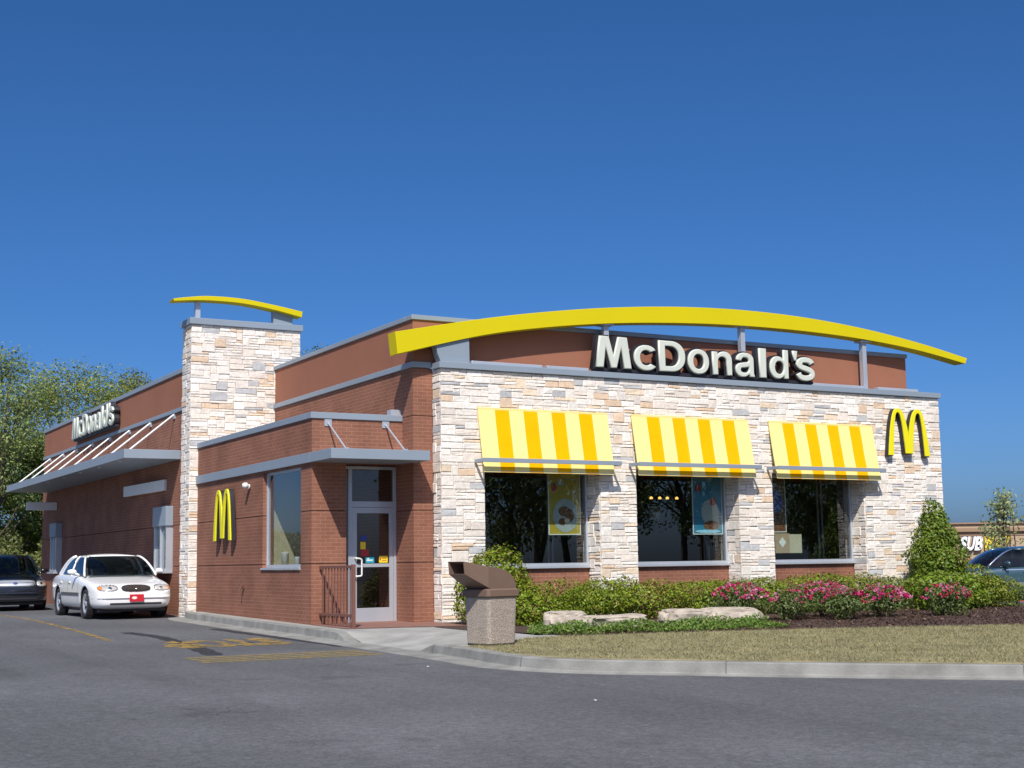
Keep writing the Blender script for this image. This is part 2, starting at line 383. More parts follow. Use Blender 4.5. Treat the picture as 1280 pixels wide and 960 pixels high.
# expansion joints
jb = MB()
def kerb_at(p, d):
    nrm = Vector((d.y, -d.x, 0))
    return nrm
acc = 0
for i in range(1, len(kp) - 1):
    acc += (kp[i] - kp[i - 1]).length
    if acc < 2.6 or kh(kp[i].y) < .14: continue
    acc = 0; p = kp[i]; d = (kp[i + 1] - kp[i - 1]).normalized(); nrm = Vector((d.y, -d.x, 0))
    if nrm.x > 0 and p.y > -7: nrm = -nrm
    g = -.13 + .0125 * p.y; h = kh(p.y)
    pr = [(-.14, h + .001), (-.012, h + .0015), (.0055, h - .012), (.0235, h * .2), (.032, .024)]
    v = [p + nrm * a_ + Vector((0, 0, g + b_)) + d * e_ for e_ in (-.006, .006) for a_, b_ in pr]
    jb.add(v, [(k, k + 1, k + 6, k + 5) for k in range(4)])
tag(jb.build('kerb_joints', MT['grey']), kind='structure')

def poly_sheet(name, m, pts, off, kind='structure', fn=None, sub=0):
    b = MB(); b.add([(x, y, KZ(y) + off) for x, y in pts], [tuple(range(len(pts)))])
    o = b.build(name, m, tri=True); tag(o, kind=kind)
    if o.data.polygons[0].normal.z < 0: o.data.flip_normals()
    return o
inner = [(-2.47, y) for y in (7.4, 2, -1.4, -2.0, -4.4, -5.0)]
# sidewalk as a grid that dips at the ramp
b = MB()
xsw = [-2.47, -2.2, -1.9, -1.6, -1.3, -1.0, -.7, -.42, -.10]
ysw = [7.6, 4, .9, .5, -.2, -1.3, -1.7, -2.1, -2.6, -3.0, -3.4, -3.8, -4.1, -4.3, -4.6, -5.0, -5.3, -5.6]
def SWZ(x, y):
    dip = sstep(-1.3, -2.1, y) * sstep(-5.1, -4.3, y) * sstep(-1.3, -2.47, x)
    return KZ(y) - .145 * dip - .002
vs = [(x, y, SWZ(x, y)) for y in ysw for x in xsw]; nx = len(xsw); fs = []
for j in range(len(ysw) - 1):
    for i in range(nx - 1):
        xm, ym = (xsw[i] + xsw[i + 1]) / 2, (ysw[j] + ysw[j + 1]) / 2
        if ym > .84 and xm > -2.2: continue
        if ym > -3.4 and xm > -.6 and ym < -1.3: continue
        if ym <= -3.4 and xm > -.3 and ym > -4: continue
        fs.append((j * nx + i, j * nx + i + 1, (j + 1) * nx + i + 1, (j + 1) * nx + i))
b.add(vs, fs); tag(b.build('sidewalk', MT['concrete']), kind='structure')
poly_sheet('door_pad', MT['pad'], [(-2.2, 1.2), (-2.2, -.75), (-.05, -1.15), (-.05, .3), (-.4, .36), (-.4, 1.2)], .006)
poly_sheet('mulch_bed', MT['soil'], [(-.75, -1.2), (-.72, -2.6), (-.36, -3.4), (-.12, -4.6), (.3, -4.75), (.8, -4.68), (1.8, -4.97), (2.7, -5.1), (4.9, -5.75), (7.4, -6.6), (10, -7.3), (13.6, -8.4), (13.6, 2), (12, .6), (0, .6), (0, -.0)], .004)
lawn_poly = [(x, y) for x, y in [(-2.49, -5.62), (-2.51, -6.2), (-2.6, -7.1), (-2.56, -7.75), (-2.39, -8.24), (-2.0, -8.76), (-1.37, -9.38), (-.5, -10.24), (1.3, -11.87), (6.1, -16.0), (13.6, -22.4), (13.6, -8.3), (7.4, -6.5), (4.9, -5.65), (1.8, -4.87), (.3, -4.66), (-.14, -4.5), (-.9, -4.62), (-1.5, -5.1), (-2.0, -5.5)]]
poly_sheet('lawn', MT['lawn'], lawn_poly, .003)

def in_poly(x, y, P):
    c = False; j = len(P) - 1
    for i in range(len(P)):
        if (P[i][1] > y) != (P[j][1] > y) and x < (P[j][0] - P[i][0]) * (y - P[i][1]) / (P[j][1] - P[i][1]) + P[i][0]: c = not c
        j = i
    return c

# generic blade / leaf mesh from arrays
def leaf_mesh(name, m, cent, size, nrm, col, parent=None, loc=None, aspect=.55, local=False):
    n = len(cent); nrm = nrm / (np.linalg.norm(nrm, axis=1, keepdims=True) + 1e-9)
    a = rng.normal(size=(n, 3)); a -= (a * nrm).sum(1, keepdims=True) * nrm; a /= np.linalg.norm(a, axis=1, keepdims=True) + 1e-9
    b = np.cross(nrm, a); s = size[:, None]
    p = np.stack([cent - a * s, cent - b * s * aspect + nrm * s * .12, cent + a * s, cent + b * s * aspect + nrm * s * .12], 1).reshape(-1, 3)
    base = np.array(loc if loc is not None else wloc(parent)) if not local else np.zeros(3)
    p = p - base
    me = bpy.data.meshes.new(name)
    me.vertices.add(4 * n); me.vertices.foreach_set('co', p.astype(np.float32).ravel())
    me.loops.add(4 * n); me.loops.foreach_set('vertex_index', np.arange(4 * n, dtype=np.int32))
    me.polygons.add(n); me.polygons.foreach_set('loop_start', np.arange(0, 4 * n, 4, dtype=np.int32)); me.polygons.foreach_set('loop_total', np.full(n, 4, dtype=np.int32))
    me.update()
    ca = me.color_attributes.new('col', 'FLOAT_COLOR', 'POINT')
    c4 = np.ones((n, 4), np.float32); c4[:, :3] = col; ca.data.foreach_set('color', np.repeat(c4, 4, 0).ravel())
    me.materials.append(m); o = bpy.data.objects.new(name, me); COL.objects.link(o)
    if parent is not None: o.parent = parent; WL[o.name] = wloc(parent)
    elif loc is not None: o.location = loc; WL[o.name] = Vector(loc)
    return o
def colvar(n, base, var=.25, alt=None, palt=0):
    c = np.array(base)[None] * (1 + rng.uniform(-var, var, (n, 1))) * (1 + rng.uniform(-.12, .12, (n, 3)))
    if alt is not None:
        k = rng.random(n) < palt; c[k] = np.array(alt)[None] * (1 + rng.uniform(-var, var, (k.sum(), 1)))
    return np.clip(c, 0, 1)
def blades(name, poly, n, h, w, base, alt, palt, zf, kind='stuff', lean=.5):
    P = np.array(poly); mn, mx = P.min(0), P.max(0); pts = []
    while len(pts) < n:
        x, y = rng.uniform(mn[0], mx[0]), rng.uniform(mn[1], mx[1])
        if in_poly(x, y, poly): pts.append((x, y, zf(x, y)))
    c = np.array(pts); hh = h * rng.uniform(.5, 1.2, n)
    ang = rng.uniform(0, 2 * math.pi, n); d = np.stack([np.cos(ang), np.sin(ang), np.zeros(n)], 1) * w / 2
    tip = c + rng.normal(0, lean, (n, 3)) * hh[:, None] * np.array([1, 1, 0]) + np.stack([0 * hh, 0 * hh, hh], 1)
    p = np.stack([c - d, c + d, tip], 1).reshape(-1, 3)
    me = bpy.data.meshes.new(name); me.from_pydata(p.tolist(), [], [(3 * i, 3 * i + 1, 3 * i + 2) for i in range(n)])
    ca = me.color_attributes.new('col', 'FLOAT_COLOR', 'POINT'); c4 = np.ones((n, 4), np.float32); c4[:, :3] = colvar(n, base, .3, alt, palt)
    ca.data.foreach_set('color', np.repeat(c4, 3, 0).ravel()); me.materials.append(MT['grassb'])
    o = bpy.data.objects.new(name, me); COL.objects.link(o); tag(o, kind=kind); return o
lp = [q for q in lawn_poly if q[1] > -13] + []
lp = [(-.14, -4.55), (-.9, -4.66), (-1.5, -5.15), (-2.0, -5.55), (-2.46, -5.66), (-2.5, -6.2), (-2.58, -7.1), (-2.36, -8.2), (-1.3, -9.3), (-.4, -10.2), (1.4, -11.8), (4, -14), (9, -8), (7.4, -6.55), (4.9, -5.7), (1.8, -4.9), (.3, -4.7)]
tag(blades('lawn_grass', lp, 60000, .03, .010, (.285, .25, .135), (.235, .245, .105), .4, lambda x, y: KZ(y) + .003, lean=.9), 'short dormant straw coloured grass between the kerb and the mulch bed', 'grass')
# mulch chips
def chips():
    P = [(-.4, -3.6), (-.1, -4.5), (.8, -4.6), (1.8, -4.9), (2.7, -5.05), (4.9, -5.65), (7.4, -6.5), (9.5, -7.1), (13, -3), (11, -1), (3, -3)]
    pts = []
    while len(pts) < 9000:
        x, y = rng.uniform(-.4, 13), rng.uniform(-7.2, -.8)
        if in_poly(x, y, P): pts.append((x, y, KZ(y) + rng.uniform(.004, .03)))
    c = np.array(pts); n = len(c)
    nr = rng.normal(0, .6, (n, 3)); nr[:, 2] = 1
    o = leaf_mesh('bark_chips', MT['grassb'], c, rng.uniform(.012, .04, n), nr, colvar(n, (.075, .042, .03), .5, (.16, .11, .08), .12), aspect=.35)
    tag(o, 'dark brown bark chips spread over the planting bed', 'mulch', kind='stuff')
chips()

# painted markings
def text_flat(name, txt, m, cx, y_far, wid, length, rot180, z):
    me = text_mesh(txt, 1, .075)
    v = np.array([q.co for q in me.vertices]); mn, mx = v.min(0), v.max(0)
    for q in me.vertices:
        a = (q.co.x - mn[0]) / (mx[0] - mn[0]); bb = (q.co.y - mn[1]) / (mx[1] - mn[1])
        x = cx + wid / 2 - a * wid; y = y_far - bb * length
        q.co = (x, y, G(x, y) + z)
    me.materials.clear(); me.materials.append(m)
    o = bpy.data.objects.new(name, me); COL.objects.link(o); return o
tag(text_flat('road_lettering', 'STOP', MT['ymark'], -4.33, .2, 2.0, 1.85, True, .005), 'worn yellow STOP letters painted on the asphalt of the drive lane', 'road marking')
b = MB()
for k in range(4):
    y0 = -3.45 - k * .29
    for i in range(10):
        xa, xb = -5.75 + i * .26, -5.75 + (i + 1) * .26
        b.add([(xa, y0 - .045 * 0, G(0, y0) + .005), (xb, y0, G(0, y0) + .005), (xb, y0 - .2, G(0, y0 - .2) + .005), (xa, y0 - .2, G(0, y0 - .2) + .005)], [(0, 1, 2, 3)])
tag(b.build('stop_bar', MT['ybar']), 'faded wide yellow stop bar across the drive lane mouth', 'road marking')
ln = smooth_path([(-5.72, .95, 0), (-5.6, 3, 0), (-5.5, 6, 0), (-5.45, 10, 0), (-5.5, 16, 0), (-5.5, 28, 0)], 5); b = MB()
vs = []
for p in ln: vs += [(p.x - .06, p.y, G(p.x, p.y) + .005), (p.x + .06, p.y, G(p.x, p.y) + .005)]
b.add(vs, [(2 * i, 2 * i + 1, 2 * i + 3, 2 * i + 2) for i in range(len(ln) - 1)])
tag(b.build('lane_line', MT['ymark']), 'long thin yellow line painted along the drive lane', 'road marking')
# tar sealed crack that crosses the lane
def ribbon(name, pts, wid, m, z):
    ln = smooth_path([(x, y, 0) for x, y in pts], 6); vs = []
    for i, p in enumerate(ln):
        d = (ln[min(i + 1, len(ln) - 1)] - ln[max(i - 1, 0)]).normalized(); nn = Vector((-d.y, d.x, 0)) * wid * (.8 + .4 * random.random()) / 2
        for q in (p - nn, p + nn): vs.append((q.x, q.y, G(q.x, q.y) + z))
    b = MB(); b.add(vs, [(2 * i, 2 * i + 1, 2 * i + 3, 2 * i + 2) for i in range(len(ln) - 1)])
    return b.build(name, m)
tag(ribbon('tar_patch', [(-4.9, 3.2), (-4.75, 1.6), (-4.85, 0), (-5.0, -1.6), (-5.2, -3.2)], .28, MT['tar'], .003), 'dark tar seam left of the painted letters', 'road patch')
tag(ribbon('tar_patch', [(-3.2, 3.4), (-3.15, 1.4), (-3.05, -.6), (-2.98, -2.6)], .22, MT['tar'], .003), 'dark tar seam running beside the kerb of the brick wall', 'road patch')

for (x, y, a, lab) in ((-3.55, -6.75, .4, 'tiny white paper scrap on the asphalt left of the litter bin'), (-3.9, -11.2, 1.1, 'tiny white paper scrap on the asphalt in front of the kerb')):
    q = MB(); z = G(x, y) + .006; c_, s_ = math.cos(a), math.sin(a)
    q.add([(x - .028 * c_, y - .028 * s_, z), (x + .018 * s_, y - .018 * c_, z + .006), (x + .028 * c_, y + .028 * s_, z + .002), (x - .018 * s_, y + .02 * c_, z + .01)], [(0, 1, 3), (1, 2, 3)])
    tag(q.build('paper_scrap', MT['white']), lab, 'litter')

# ------------------------------------------------------------------ restaurant
bld = thing('restaurant_building', 'single storey brick and pale stone restaurant with grey metal copings', 'restaurant')
def part(mb, name, m, parent=None, **k): return mb.build(name, MT[m] if isinstance(m, str) else m, parent or bld, **k)

def stone_panel(name, org, ud, nd, W, H, holes=(), parent=None, seed=1, cu=.05, cw=.062, backing=True):
    """ledger stone: irregular courses of real stones on a mortar bed"""
    r = random.Random(seed); org, ud, nd = Vector(org), Vector(ud), Vector(nd); zd = Vector((0, 0, 1))
    nu, nw = max(1, round(W / cu)), max(1, round(H / cw)); cu, cw = W / nu, H / nw
    occ = [[False] * nu for _ in range(nw)]
    for (a0, a1, b0, b1) in holes:
        for j in range(nw):
            for i in range(nu):
                if a0 < (i + .5) * cu < a1 and b0 < (j + .5) * cw < b1: occ[j][i] = True
    if backing:
        us = sorted({0, W, *[x for h in holes for x in h[:2]]}); zs = sorted({0, H, *[x for h in holes for x in h[2:]]})
        mb = MB()
        for i in range(len(us) - 1):
            for j in range(len(zs) - 1):
                um, zm = (us[i] + us[i + 1]) / 2, (zs[j] + zs[j + 1]) / 2
                if any(h[0] < um < h[1] and h[2] < zm < h[3] for h in holes): continue
                c = org + ud * um + zd * zm - nd * .01
                mb.obox(c, ud * (us[i + 1] - us[i]) / 2, nd * .012, zd * (zs[j + 1] - zs[j]) / 2)
        part(mb, name.replace('stone', 'mortar_bed') if 'stone' in name else 'mortar_bed', 'mortar', parent)
    mb = MB(); cols = []
    def stone(u0, u1, z0, z1):
        d = r.uniform(.030, .045); g = .0021
        x = r.random()
        if x < .045: c = (.70, .53, .38)
        elif x < .095: c = (.74, .60, .45)
        elif x < .145: c = (.50, .50, .50)
        elif x < .40: c = (.77, .69, .605)
        elif x < .75: c = (.80, .735, .66)
        else: c = (.83, .78, .715)
        k = r.uniform(.90, 1.04) * .965; c = tuple(min(.88, q * k) for q in c)
        j = lambda s=.005: r.uniform(-s, s)
        o4 = [(u0 + g + j(.002), z0 + g + j()), (u1 - g + j(.002), z0 + g + j()), (u1 - g + j(.002), z1 - g + j()), (u0 + g + j(.002), z1 - g + j())]
        e = .011
        i4 = [(o4[0][0] + e, o4[0][1] + e), (o4[1][0] - e, o4[1][1] + e), (o4[2][0] - e, o4[2][1] - e), (o4[3][0] + e, o4[3][1] - e)]
        vs = [org + ud * a + zd * z + nd * 0 for a, z in o4] + [org + ud * a + zd * z + nd * (d - .012 + j(.004)) for a, z in o4] + [org + ud * a + zd * z + nd * (d + j(.006)) for a, z in i4]
        fs = [(8, 9, 10, 11)] + [(k2, (k2 + 1) % 4, 4 + (k2 + 1) % 4, 4 + k2) for k2 in range(4)] + [(4 + k2, 4 + (k2 + 1) % 4, 8 + (k2 + 1) % 4, 8 + k2) for k2 in range(4)]
        mb.add(vs, fs); cols.extend([(*c, 1)] * 12)
    for j in range(nw):
        for i in range(nu):
            if occ[j][i]: continue
            hh = r.choice([1, 1, 1, 1, 2, 2, 2, 3]); ww = r.randint(4, 9) if hh < 3 else r.randint(3, 6)
            q = 0
            while q < ww and i + q < nu and not occ[j][i + q]: q += 1
            # do not leave slivers
            rest = 0
            while i + q + rest < nu and not occ[j][i + q + rest]: rest += 1
            if 0 < rest < 3: q += rest
            ww = q
            h2 = 1
            while h2 < hh and j + h2 < nw and all(not occ[j + h2][i + k2] for k2 in range(ww)): h2 += 1
            for b2 in range(h2):
                for k2 in range(ww): occ[j + b2][i + k2] = True
            stone(i * cu, (i + ww) * cu, j * cw, (j + h2) * cw)
    mb2 = mb.build(name, MT['stone'], parent or bld, cols=cols)
    bm = bmesh.new(); bm.from_mesh(mb2.data); bmesh.ops.recalc_face_normals(bm, faces=bm.faces); bm.to_mesh(mb2.data); bm.free()
    return mb2

L = 12.69; OP = [(.876, 3.435), (4.309, 6.859), (7.744, 10.324)]; WY = .45; HEAD = 2.86; SILL = 1.01
# stone front, stones stand ~4 cm proud of y = .03
stone_panel('stone_front', (0, .035, -.05), (1, 0, 0), (0, -1, 0), L, 4.72, [(a, b_, 0, HEAD + .05) for a, b_ in OP], seed=3)
stone_panel('stone_return', (.035, .36, -.05), (0, -1, 0), (-1, 0, 0), .335, 4.72, seed=5)
for k, (a, b_) in enumerate(OP):
    stone_panel('stone_jamb', (b_ + .03, WY, -.05), (0, -1, 0), (-1, 0, 0), WY - .03, HEAD + .05, seed=20 + k)
    stone_panel('stone_jamb', (a - .03, .03, -.05), (0, 1, 0), (1, 0, 0), WY - .03, HEAD + .05, seed=30 + k)
# wall core behind the stone
mb = MB(); prev = 0.06
for a, b_ in OP + [(L - .06, None)]:
    mb.box(prev, a - .055, .06, .75, -.2, HEAD + .04); prev = (b_ or 0) + .055
mb.box(.06, L - .06, .06, .75, HEAD + .06, 4.66)
part(mb, 'wall_core', 'mortar')
# low brick under the windows and soffits
for a, b_ in OP:
    mb = MB(); mb.box(a - .05, b_ + .05, WY + .012, .74, -.2, SILL - .055); part(mb, 'brick_apron', 'brick')
    mb = MB(); mb.box(a + .002, b_ - .002, .04, .5, HEAD, HEAD + .055); part(mb, 'window_soffit', 'coping')
# windows
for k, (a, b_) in enumerate(OP):
    fr = MB(); t = .05; y0, y1 = WY - .02, WY + .06; z0, z1 = SILL, HEAD - .004
    a0, b0 = a + .012, b_ - .012
    fr.box(a0, a0 + t, y0, y1, z0, z1); fr.box(b0 - t, b0, y0, y1, z0, z1); fr.box(a0 + t, b0 - t, y0, y1, z1 - t, z1); fr.box(a0 + t, b0 - t, y0, y1, z0, z0 + t)
    wn = part(fr, 'window', 'alu', bevel=.004)
    p = MB(); p.box(a0 + t, b0 - t, WY + .012, WY + .018, z0 + t, z1 - t); part(p, 'pane', 'glass', wn)
    s_ = MB(); s_.box(a - .01, b_ + .01, WY - .06, WY + .05, SILL - .05, SILL - .002); part(s_, 'sill', 'alu', wn, bevel=.006)
    c = MB(); c.box(b0 + .0, b_ + .03, WY + .002, WY + .06, SILL, HEAD - .01); part(c, 'jamb_trim', 'brown', wn)
# coping on the stone
mb = MB(); mb.box(-.05, L + .04, -.055, .30, 4.672, 4.785); part(mb, 'coping', 'coping', bevel=.006)
mb = MB(); mb.box(L - .06, L - .02, .06, 14, -.2, 4.66); part(mb, 'stone_side_core', 'mortar')
# light bars sitting behind the coping
for a, b_ in [(.66, 2.2), (2.3, 3.25), (8.95, 10.5), (10.9, 12.1)]:
    mb = MB(); mb.box(a, b_, .02, .20, 4.79, 4.85); part(mb, 'wall_washer', 'alu', bevel=.01)

# brick blocks with recessed joints
JZ = [(-.2, 1.105), (1.12, 2.055), (2.07, 3.80), (3.815, 4.70)]
def brick_wall(x0, x1, y0, y1, ztop, name='brick_wall', zs=JZ):
    mb = MB()
    for a, b_ in zs:
        if a >= ztop: break
        mb.box(x0, x1, y0, y1, a, min(b_, ztop))
    for (a, b_), (c, d) in zip(zs, zs[1:]):
        if c < ztop: mb.box(x0 + .02, x1 - .02, y0 + .02, y1 - .02, b_ - .001, c + .001)
    return part(mb, name, 'brick')
brick_wall(-.40, -.002, .36, 7.88, 4.70)
# stucco parapet above
mb = MB(); mb.box(-.395, 12.09, .365, .60, 4.80, 5.61); mb.box(-.395, -.1, .60, 25.4, 4.80, 5.61); mb.box(11.85, 12.09, .6, 12, 4.7, 5.61); part(mb, 'stucco_parapet', 'stucco')
mb = MB(); mb.box(-.43, 12.12, .33, .66, 5.61, 5.70); mb.box(-.43, -.06, .66, 25.4, 5.61, 5.70); part(mb, 'parapet_coping', 'coping', bevel=.008)
mb = MB(); mb.box(-.44, -.045, .30, 7.885, 4.705, 4.812); part(mb, 'brick_coping', 'coping', bevel=.008)
# main roof
mb = MB(); mb.box(-.1, 12.5, .6, 25.3, 4.2, 4.4); part(mb, 'roof', 'roof')
mb = MB(); mb.box(12.45, 12.62, .75, 25.4, -.2, 4.5); mb.box(-.2, 12.5, 25.2, 25.4, -.2, 4.5); part(mb, 'rear_wall', 'brick')

# vestibule
VX, VY = -2.2, .84
wy0, wy1, wz0, wz1 = 1.38, 3.48, 1.05, 2.90
mb = MB()
def blocks(mb, x0, x1, y0, y1, z0, z1):
    for a, b_ in JZ:
        lo, hi = max(a, z0), min(b_, z1)
        if hi > lo: mb.box(x0, x1, y0, y1, lo, hi)
blocks(mb, VX, VX + .2, VY, wy0, -.2, 3.735); blocks(mb, VX, VX + .2, wy1, 7.885, -.2, 3.735)
blocks(mb, VX, VX + .2, wy0, wy1, -.2, wz0 - .05); blocks(mb, VX, VX + .2, wy0, wy1, wz1, 3.735)
blocks(mb, VX + .2, -1.53, VY, 1.30, -.2, 3.735)
mb.box(-1.53, -.402, VY, 1.30, 2.93, 3.735)
part(mb, 'vestibule_brick', 'brick')
mb = MB(); mb.box(VX + .015, VX + .18, VY + .015, wy0 - .015, -.2, 3.7); mb.box(VX + .015, VX + .18, wy1 + .015, 7.87, -.2, 3.7); mb.box(VX + .18, -1.56, VY + .015, 1.28, -.2, 3.7); part(mb, 'joint_backing', 'dark')
mb = MB(); mb.box(VX - .03, -.405, VY - .03, VY + .26, 3.735, 3.85); mb.box(VX - .03, VX + .26, VY + .26, 7.885, 3.735, 3.85); part(mb, 'vestibule_coping', 'coping', bevel=.006)
mb = MB(); mb.box(VX + .2, -.4, 1.3, 7.88, 3.45, 3.6); part(mb, 'vestibule_roof', 'roof')
mb = MB(); mb.box(-.62, -.405, VY + .03, VY + .2, 3.852, 3.96); part(mb, 'roof_flashing', 'alu')
# vestibule window
fr = MB(); t = .055; x0, x1 = VX + .075, VX + .15
fr.box(x0, x1, wy0, wy0 + t, wz0, wz1); fr.box(x0, x1, wy1 - t, wy1, wz0, wz1); fr.box(x0, x1, wy0 + t, wy1 - t, wz1 - t, wz1); fr.box(x0, x1, wy0 + t, wy1 - t, wz0, wz0 + t)
wn = part(fr, 'window', 'alu', bevel=.004)
p = MB(); p.box(x0 + .03, x0 + .036, wy0 + t, wy1 - t, wz0 + t, wz1 - t); part(p, 'pane', 'glass', wn)
p = MB(); p.box(VX - .03, x1, wy0, wy1 + .04, wz0 - .045, wz0 - .003); part(p, 'sill', 'alu', wn, bevel=.005)
# canopy over the door and the band along the wall
cz0, cz1 = 2.93, 3.11
mb = MB(); mb.box(-2.25, -.34, -.23, VY - .002, cz0, cz1)
cn = part(mb, 'door_canopy', 'coping', bevel=.006)
mb = MB(); mb.box(-2.25, VX - .001, VY + .0, 7.885, cz0, cz1); part(mb, 'metal_band', 'coping', bevel=.004)
for xa, xb in [(-1.89, -1.80), (-.745, -.66)]:
    xa -= 0.0
    mb = MB(); mb.tube([(xa, VY - .02, 3.66), (xa + .02, .02, cz1 + .01)], .016, 8); part(mb, 'hanger_rod', 'alu', cn)
    mb = MB(); mb.box(xa - .07, xa + .07, VY - .018, VY - .002, 3.60, 3.725); mb.tube([(xa, VY - .03, 3.66), (xa, VY - .005, 3.66)], .03, 8); part(mb, 'anchor_plate', 'alu', cn)
    mb = MB(); mb.box(xa - .02, xa + .06, -.02, .06, cz1 - .001, cz1 + .035); part(mb, 'rod_foot', 'alu', cn)
# door
DY = 1.14; dx0, dx1, dzt = -1.525, -.405, 2.90
fr = MB(); y0, y1 = DY - .03, DY + .06
for xa, xb in [(dx0, dx0 + .055), (-1.375, -1.300), (dx1 - .055, dx1)]: fr.box(xa, xb, y0, y1, .0, dzt)
for xa, xb in [(dx0 + .055, -1.375), (-1.300, dx1 - .055)]: fr.box(xa, xb, y0, y1, dzt - .055, dzt)
fr.box(-1.300, dx1 - .055, y0, y1, 2.14, 2.25); fr.box(dx0 + .055, -1.375, y0, y1, 0, .22)
df = part(fr, 'door_frame', 'alu', bevel=.004)
p = MB(); p.box(-1.300, dx1 - .055, DY + .01, DY + .016, 2.25, dzt - .055); part(p, 'transom_pane', 'glassd', df)
p = MB(); p.box(dx0 + .055, -1.375, DY + .01, DY + .016, .22, dzt - .055); part(p, 'side_pane', 'glassd', df)
dl = MB(); lx0, lx1 = -1.296, dx1 - .059; y0, y1 = DY - .022, DY + .03
dl.box(lx0, lx0 + .095, y0, y1, .02, 2.135); dl.box(lx1 - .08, lx1, y0, y1, .02, 2.135); dl.box(lx0 + .095, lx1 - .08, y0, y1, 2.03, 2.135)
dl.box(lx0 + .095, lx1 - .08, y0, y1, .02, .29); dl.box(lx0 + .095, lx1 - .08, y0, y1, 1.035, 1.10)
do = part(dl, 'door', 'alu', bevel=.004)
p = MB(); p.box(lx0 + .095, lx1 - .08, DY, DY + .006, .29, 1.035); part(p, 'lower_pane', 'glassd', do)
p = MB(); p.box(lx0 + .095, lx1 - .08, DY, DY + .006, 1.10, 2.03); part(p, 'upper_pane', 'glassd', do)
p = MB(); hx = lx0 + .05; p.tube(smooth_path([(hx, y0, 1.2), (hx + .01, y0 - .07, 1.2), (hx + .10, y0 - .075, 1.18), (hx + .11, y0 - .075, 1.1), (hx + .11, y0 - .075, .92), (hx + .10, y0 - .075, .88), (hx + .01, y0 - .07, .87), (hx, y0, .87)], 4), .016, 8)
part(p, 'handle', 'white', do, smooth=True)
for nm, m_, xa, xb, za, zb in [('sticker', 'sticker_b', -1.02, -.85, 1.115, 1.22), ('sticker', 'sticker_y', -.75, -.575, 1.115, 1.24), ('sticker', 'sticker_r', -1.12, -.96, 1.235, 1.36), ('sticker', 'sticker_y', -1.125, -1.02, 1.365, 1.50), ('sticker', 'sticker_n', -1.13, -.99, 1.52, 1.62)]:
    s_ = MB(); s_.box(xa, xb, DY - .006, DY - .001, za, zb); part(s_, nm, m_, do)
s_ = MB(); s_.box(-.74, -.715, DY - .008, DY - .0062, 1.16, 1.2); s_.box(-.69, -.6, DY - .008, DY - .0062, 1.19, 1.2); s_.box(-.69, -.6, DY - .008, DY - .0062, 1.15, 1.16); part(s_, 'sticker_print', 'sticker_r', do)
s_ = MB(); s_.box(-1.0, -.88, DY - .008, DY - .0062, 1.15, 1.175); s_.box(-.99, -.95, DY - .008, DY - .0062, 1.18, 1.205); part(s_, 'sticker_print', 'white', do)

# tower
TX0, TX1, TY0, TY1, TZ = -2.39, .22, 7.89, 8.59, 6.57
mb = MB(); mb.box(TX0 + .04, TX1 - .04, TY0 + .04, TY1 - .02, -.2, TZ); part(mb, 'tower_core', 'mortar')
stone_panel('stone_tower_front', (TX0, TY0 + .035, -.05), (1, 0, 0), (0, -1, 0), TX1 - TX0, TZ + .05, seed=41)
stone_panel('stone_tower_side', (TX0 + .035, TY1, -.05), (0, -1, 0), (-1, 0, 0), TY1 - TY0 - .035, TZ + .05, seed=42)
mb = MB(); mb.box(TX0 - .05, TX1 + .05, TY0 - .05, TY1 + .03, TZ, TZ + .145); part(mb, 'tower_coping', 'coping', bevel=.008)

# drive-through wall
DX = -2.24
w1 = (9.68, 10.80, 1.0, 2.05); w2 = (22.2, 23.1, 1.0, 2.08)
mb = MB(); prev = 8.55
for (a, b_, c, d) in (w1, w2):
    blocks(mb, DX, DX + .22, prev, a, -.2, 4.70); blocks(mb, DX, DX + .22, a, b_, -.2, c); blocks(mb, DX, DX + .22, a, b_, d, 4.70); prev = b_
blocks(mb, DX, DX + .22, prev, 25.42, -.2, 4.70)
mb.box(DX + .22, -.2, 25.2, 25.42, -.2, 4.7)
part(mb, 'drive_wall_brick', 'brick')
mb = MB(); mb.box(DX + .23, DX + .3, 8.6, 25.1, -.2, 4.6); part(mb, 'joint_backing', 'dark')
mb = MB(); mb.box(DX + .005, DX + .25, 8.6, 25.42, 4.80, 5.61); mb.box(DX + .25, -.4, 25.2, 25.42, 4.80, 5.61); part(mb, 'stucco_parapet', 'stucco')
mb = MB(); mb.box(DX - .03, DX + .28, 8.6, 25.45, 5.61, 5.72); mb.box(DX + .28, -.4, 25.17, 25.45, 5.61, 5.72); part(mb, 'parapet_coping', 'coping', bevel=.008)
mb = MB(); mb.box(DX - .035, DX + .1, 8.6, 25.45, 4.705, 4.80); part(mb, 'brick_coping', 'coping', bevel=.008)
mb = MB(); mb.box(DX + .2, -.1, 8.6, 25.2, 4.5, 4.62); part(mb, 'roof', 'roof')
# canopy over the lane
mb = MB(); mb.box(-3.55, DX - .002, 9.13, 24.6, 3.58, 3.79); dc = part(mb, 'drive_canopy', 'coping', bevel=.008)
for y in (9.71, 11.83, 13.93, 16.05, 18.15, 20.28, 22.24, 24.3):
    mb = MB(); mb.tube([(DX - .02, y, 4.68), (-3.33, y - .02, 3.79)], .021, 8); part(mb, 'hanger_rod', 'white', dc)
    mb = MB(); mb.box(DX - .03, DX - .002, y - .08, y + .08, 4.58, 4.695); part(mb, 'anchor_plate', 'alu', dc)
for y in np.arange(10.2, 24.5, 2.1):
    mb = MB(); mb.box(-3.42, -3.36, y - .03, y + .03, 3.562, 3.579); part(mb, 'soffit_lamp', 'white', dc)
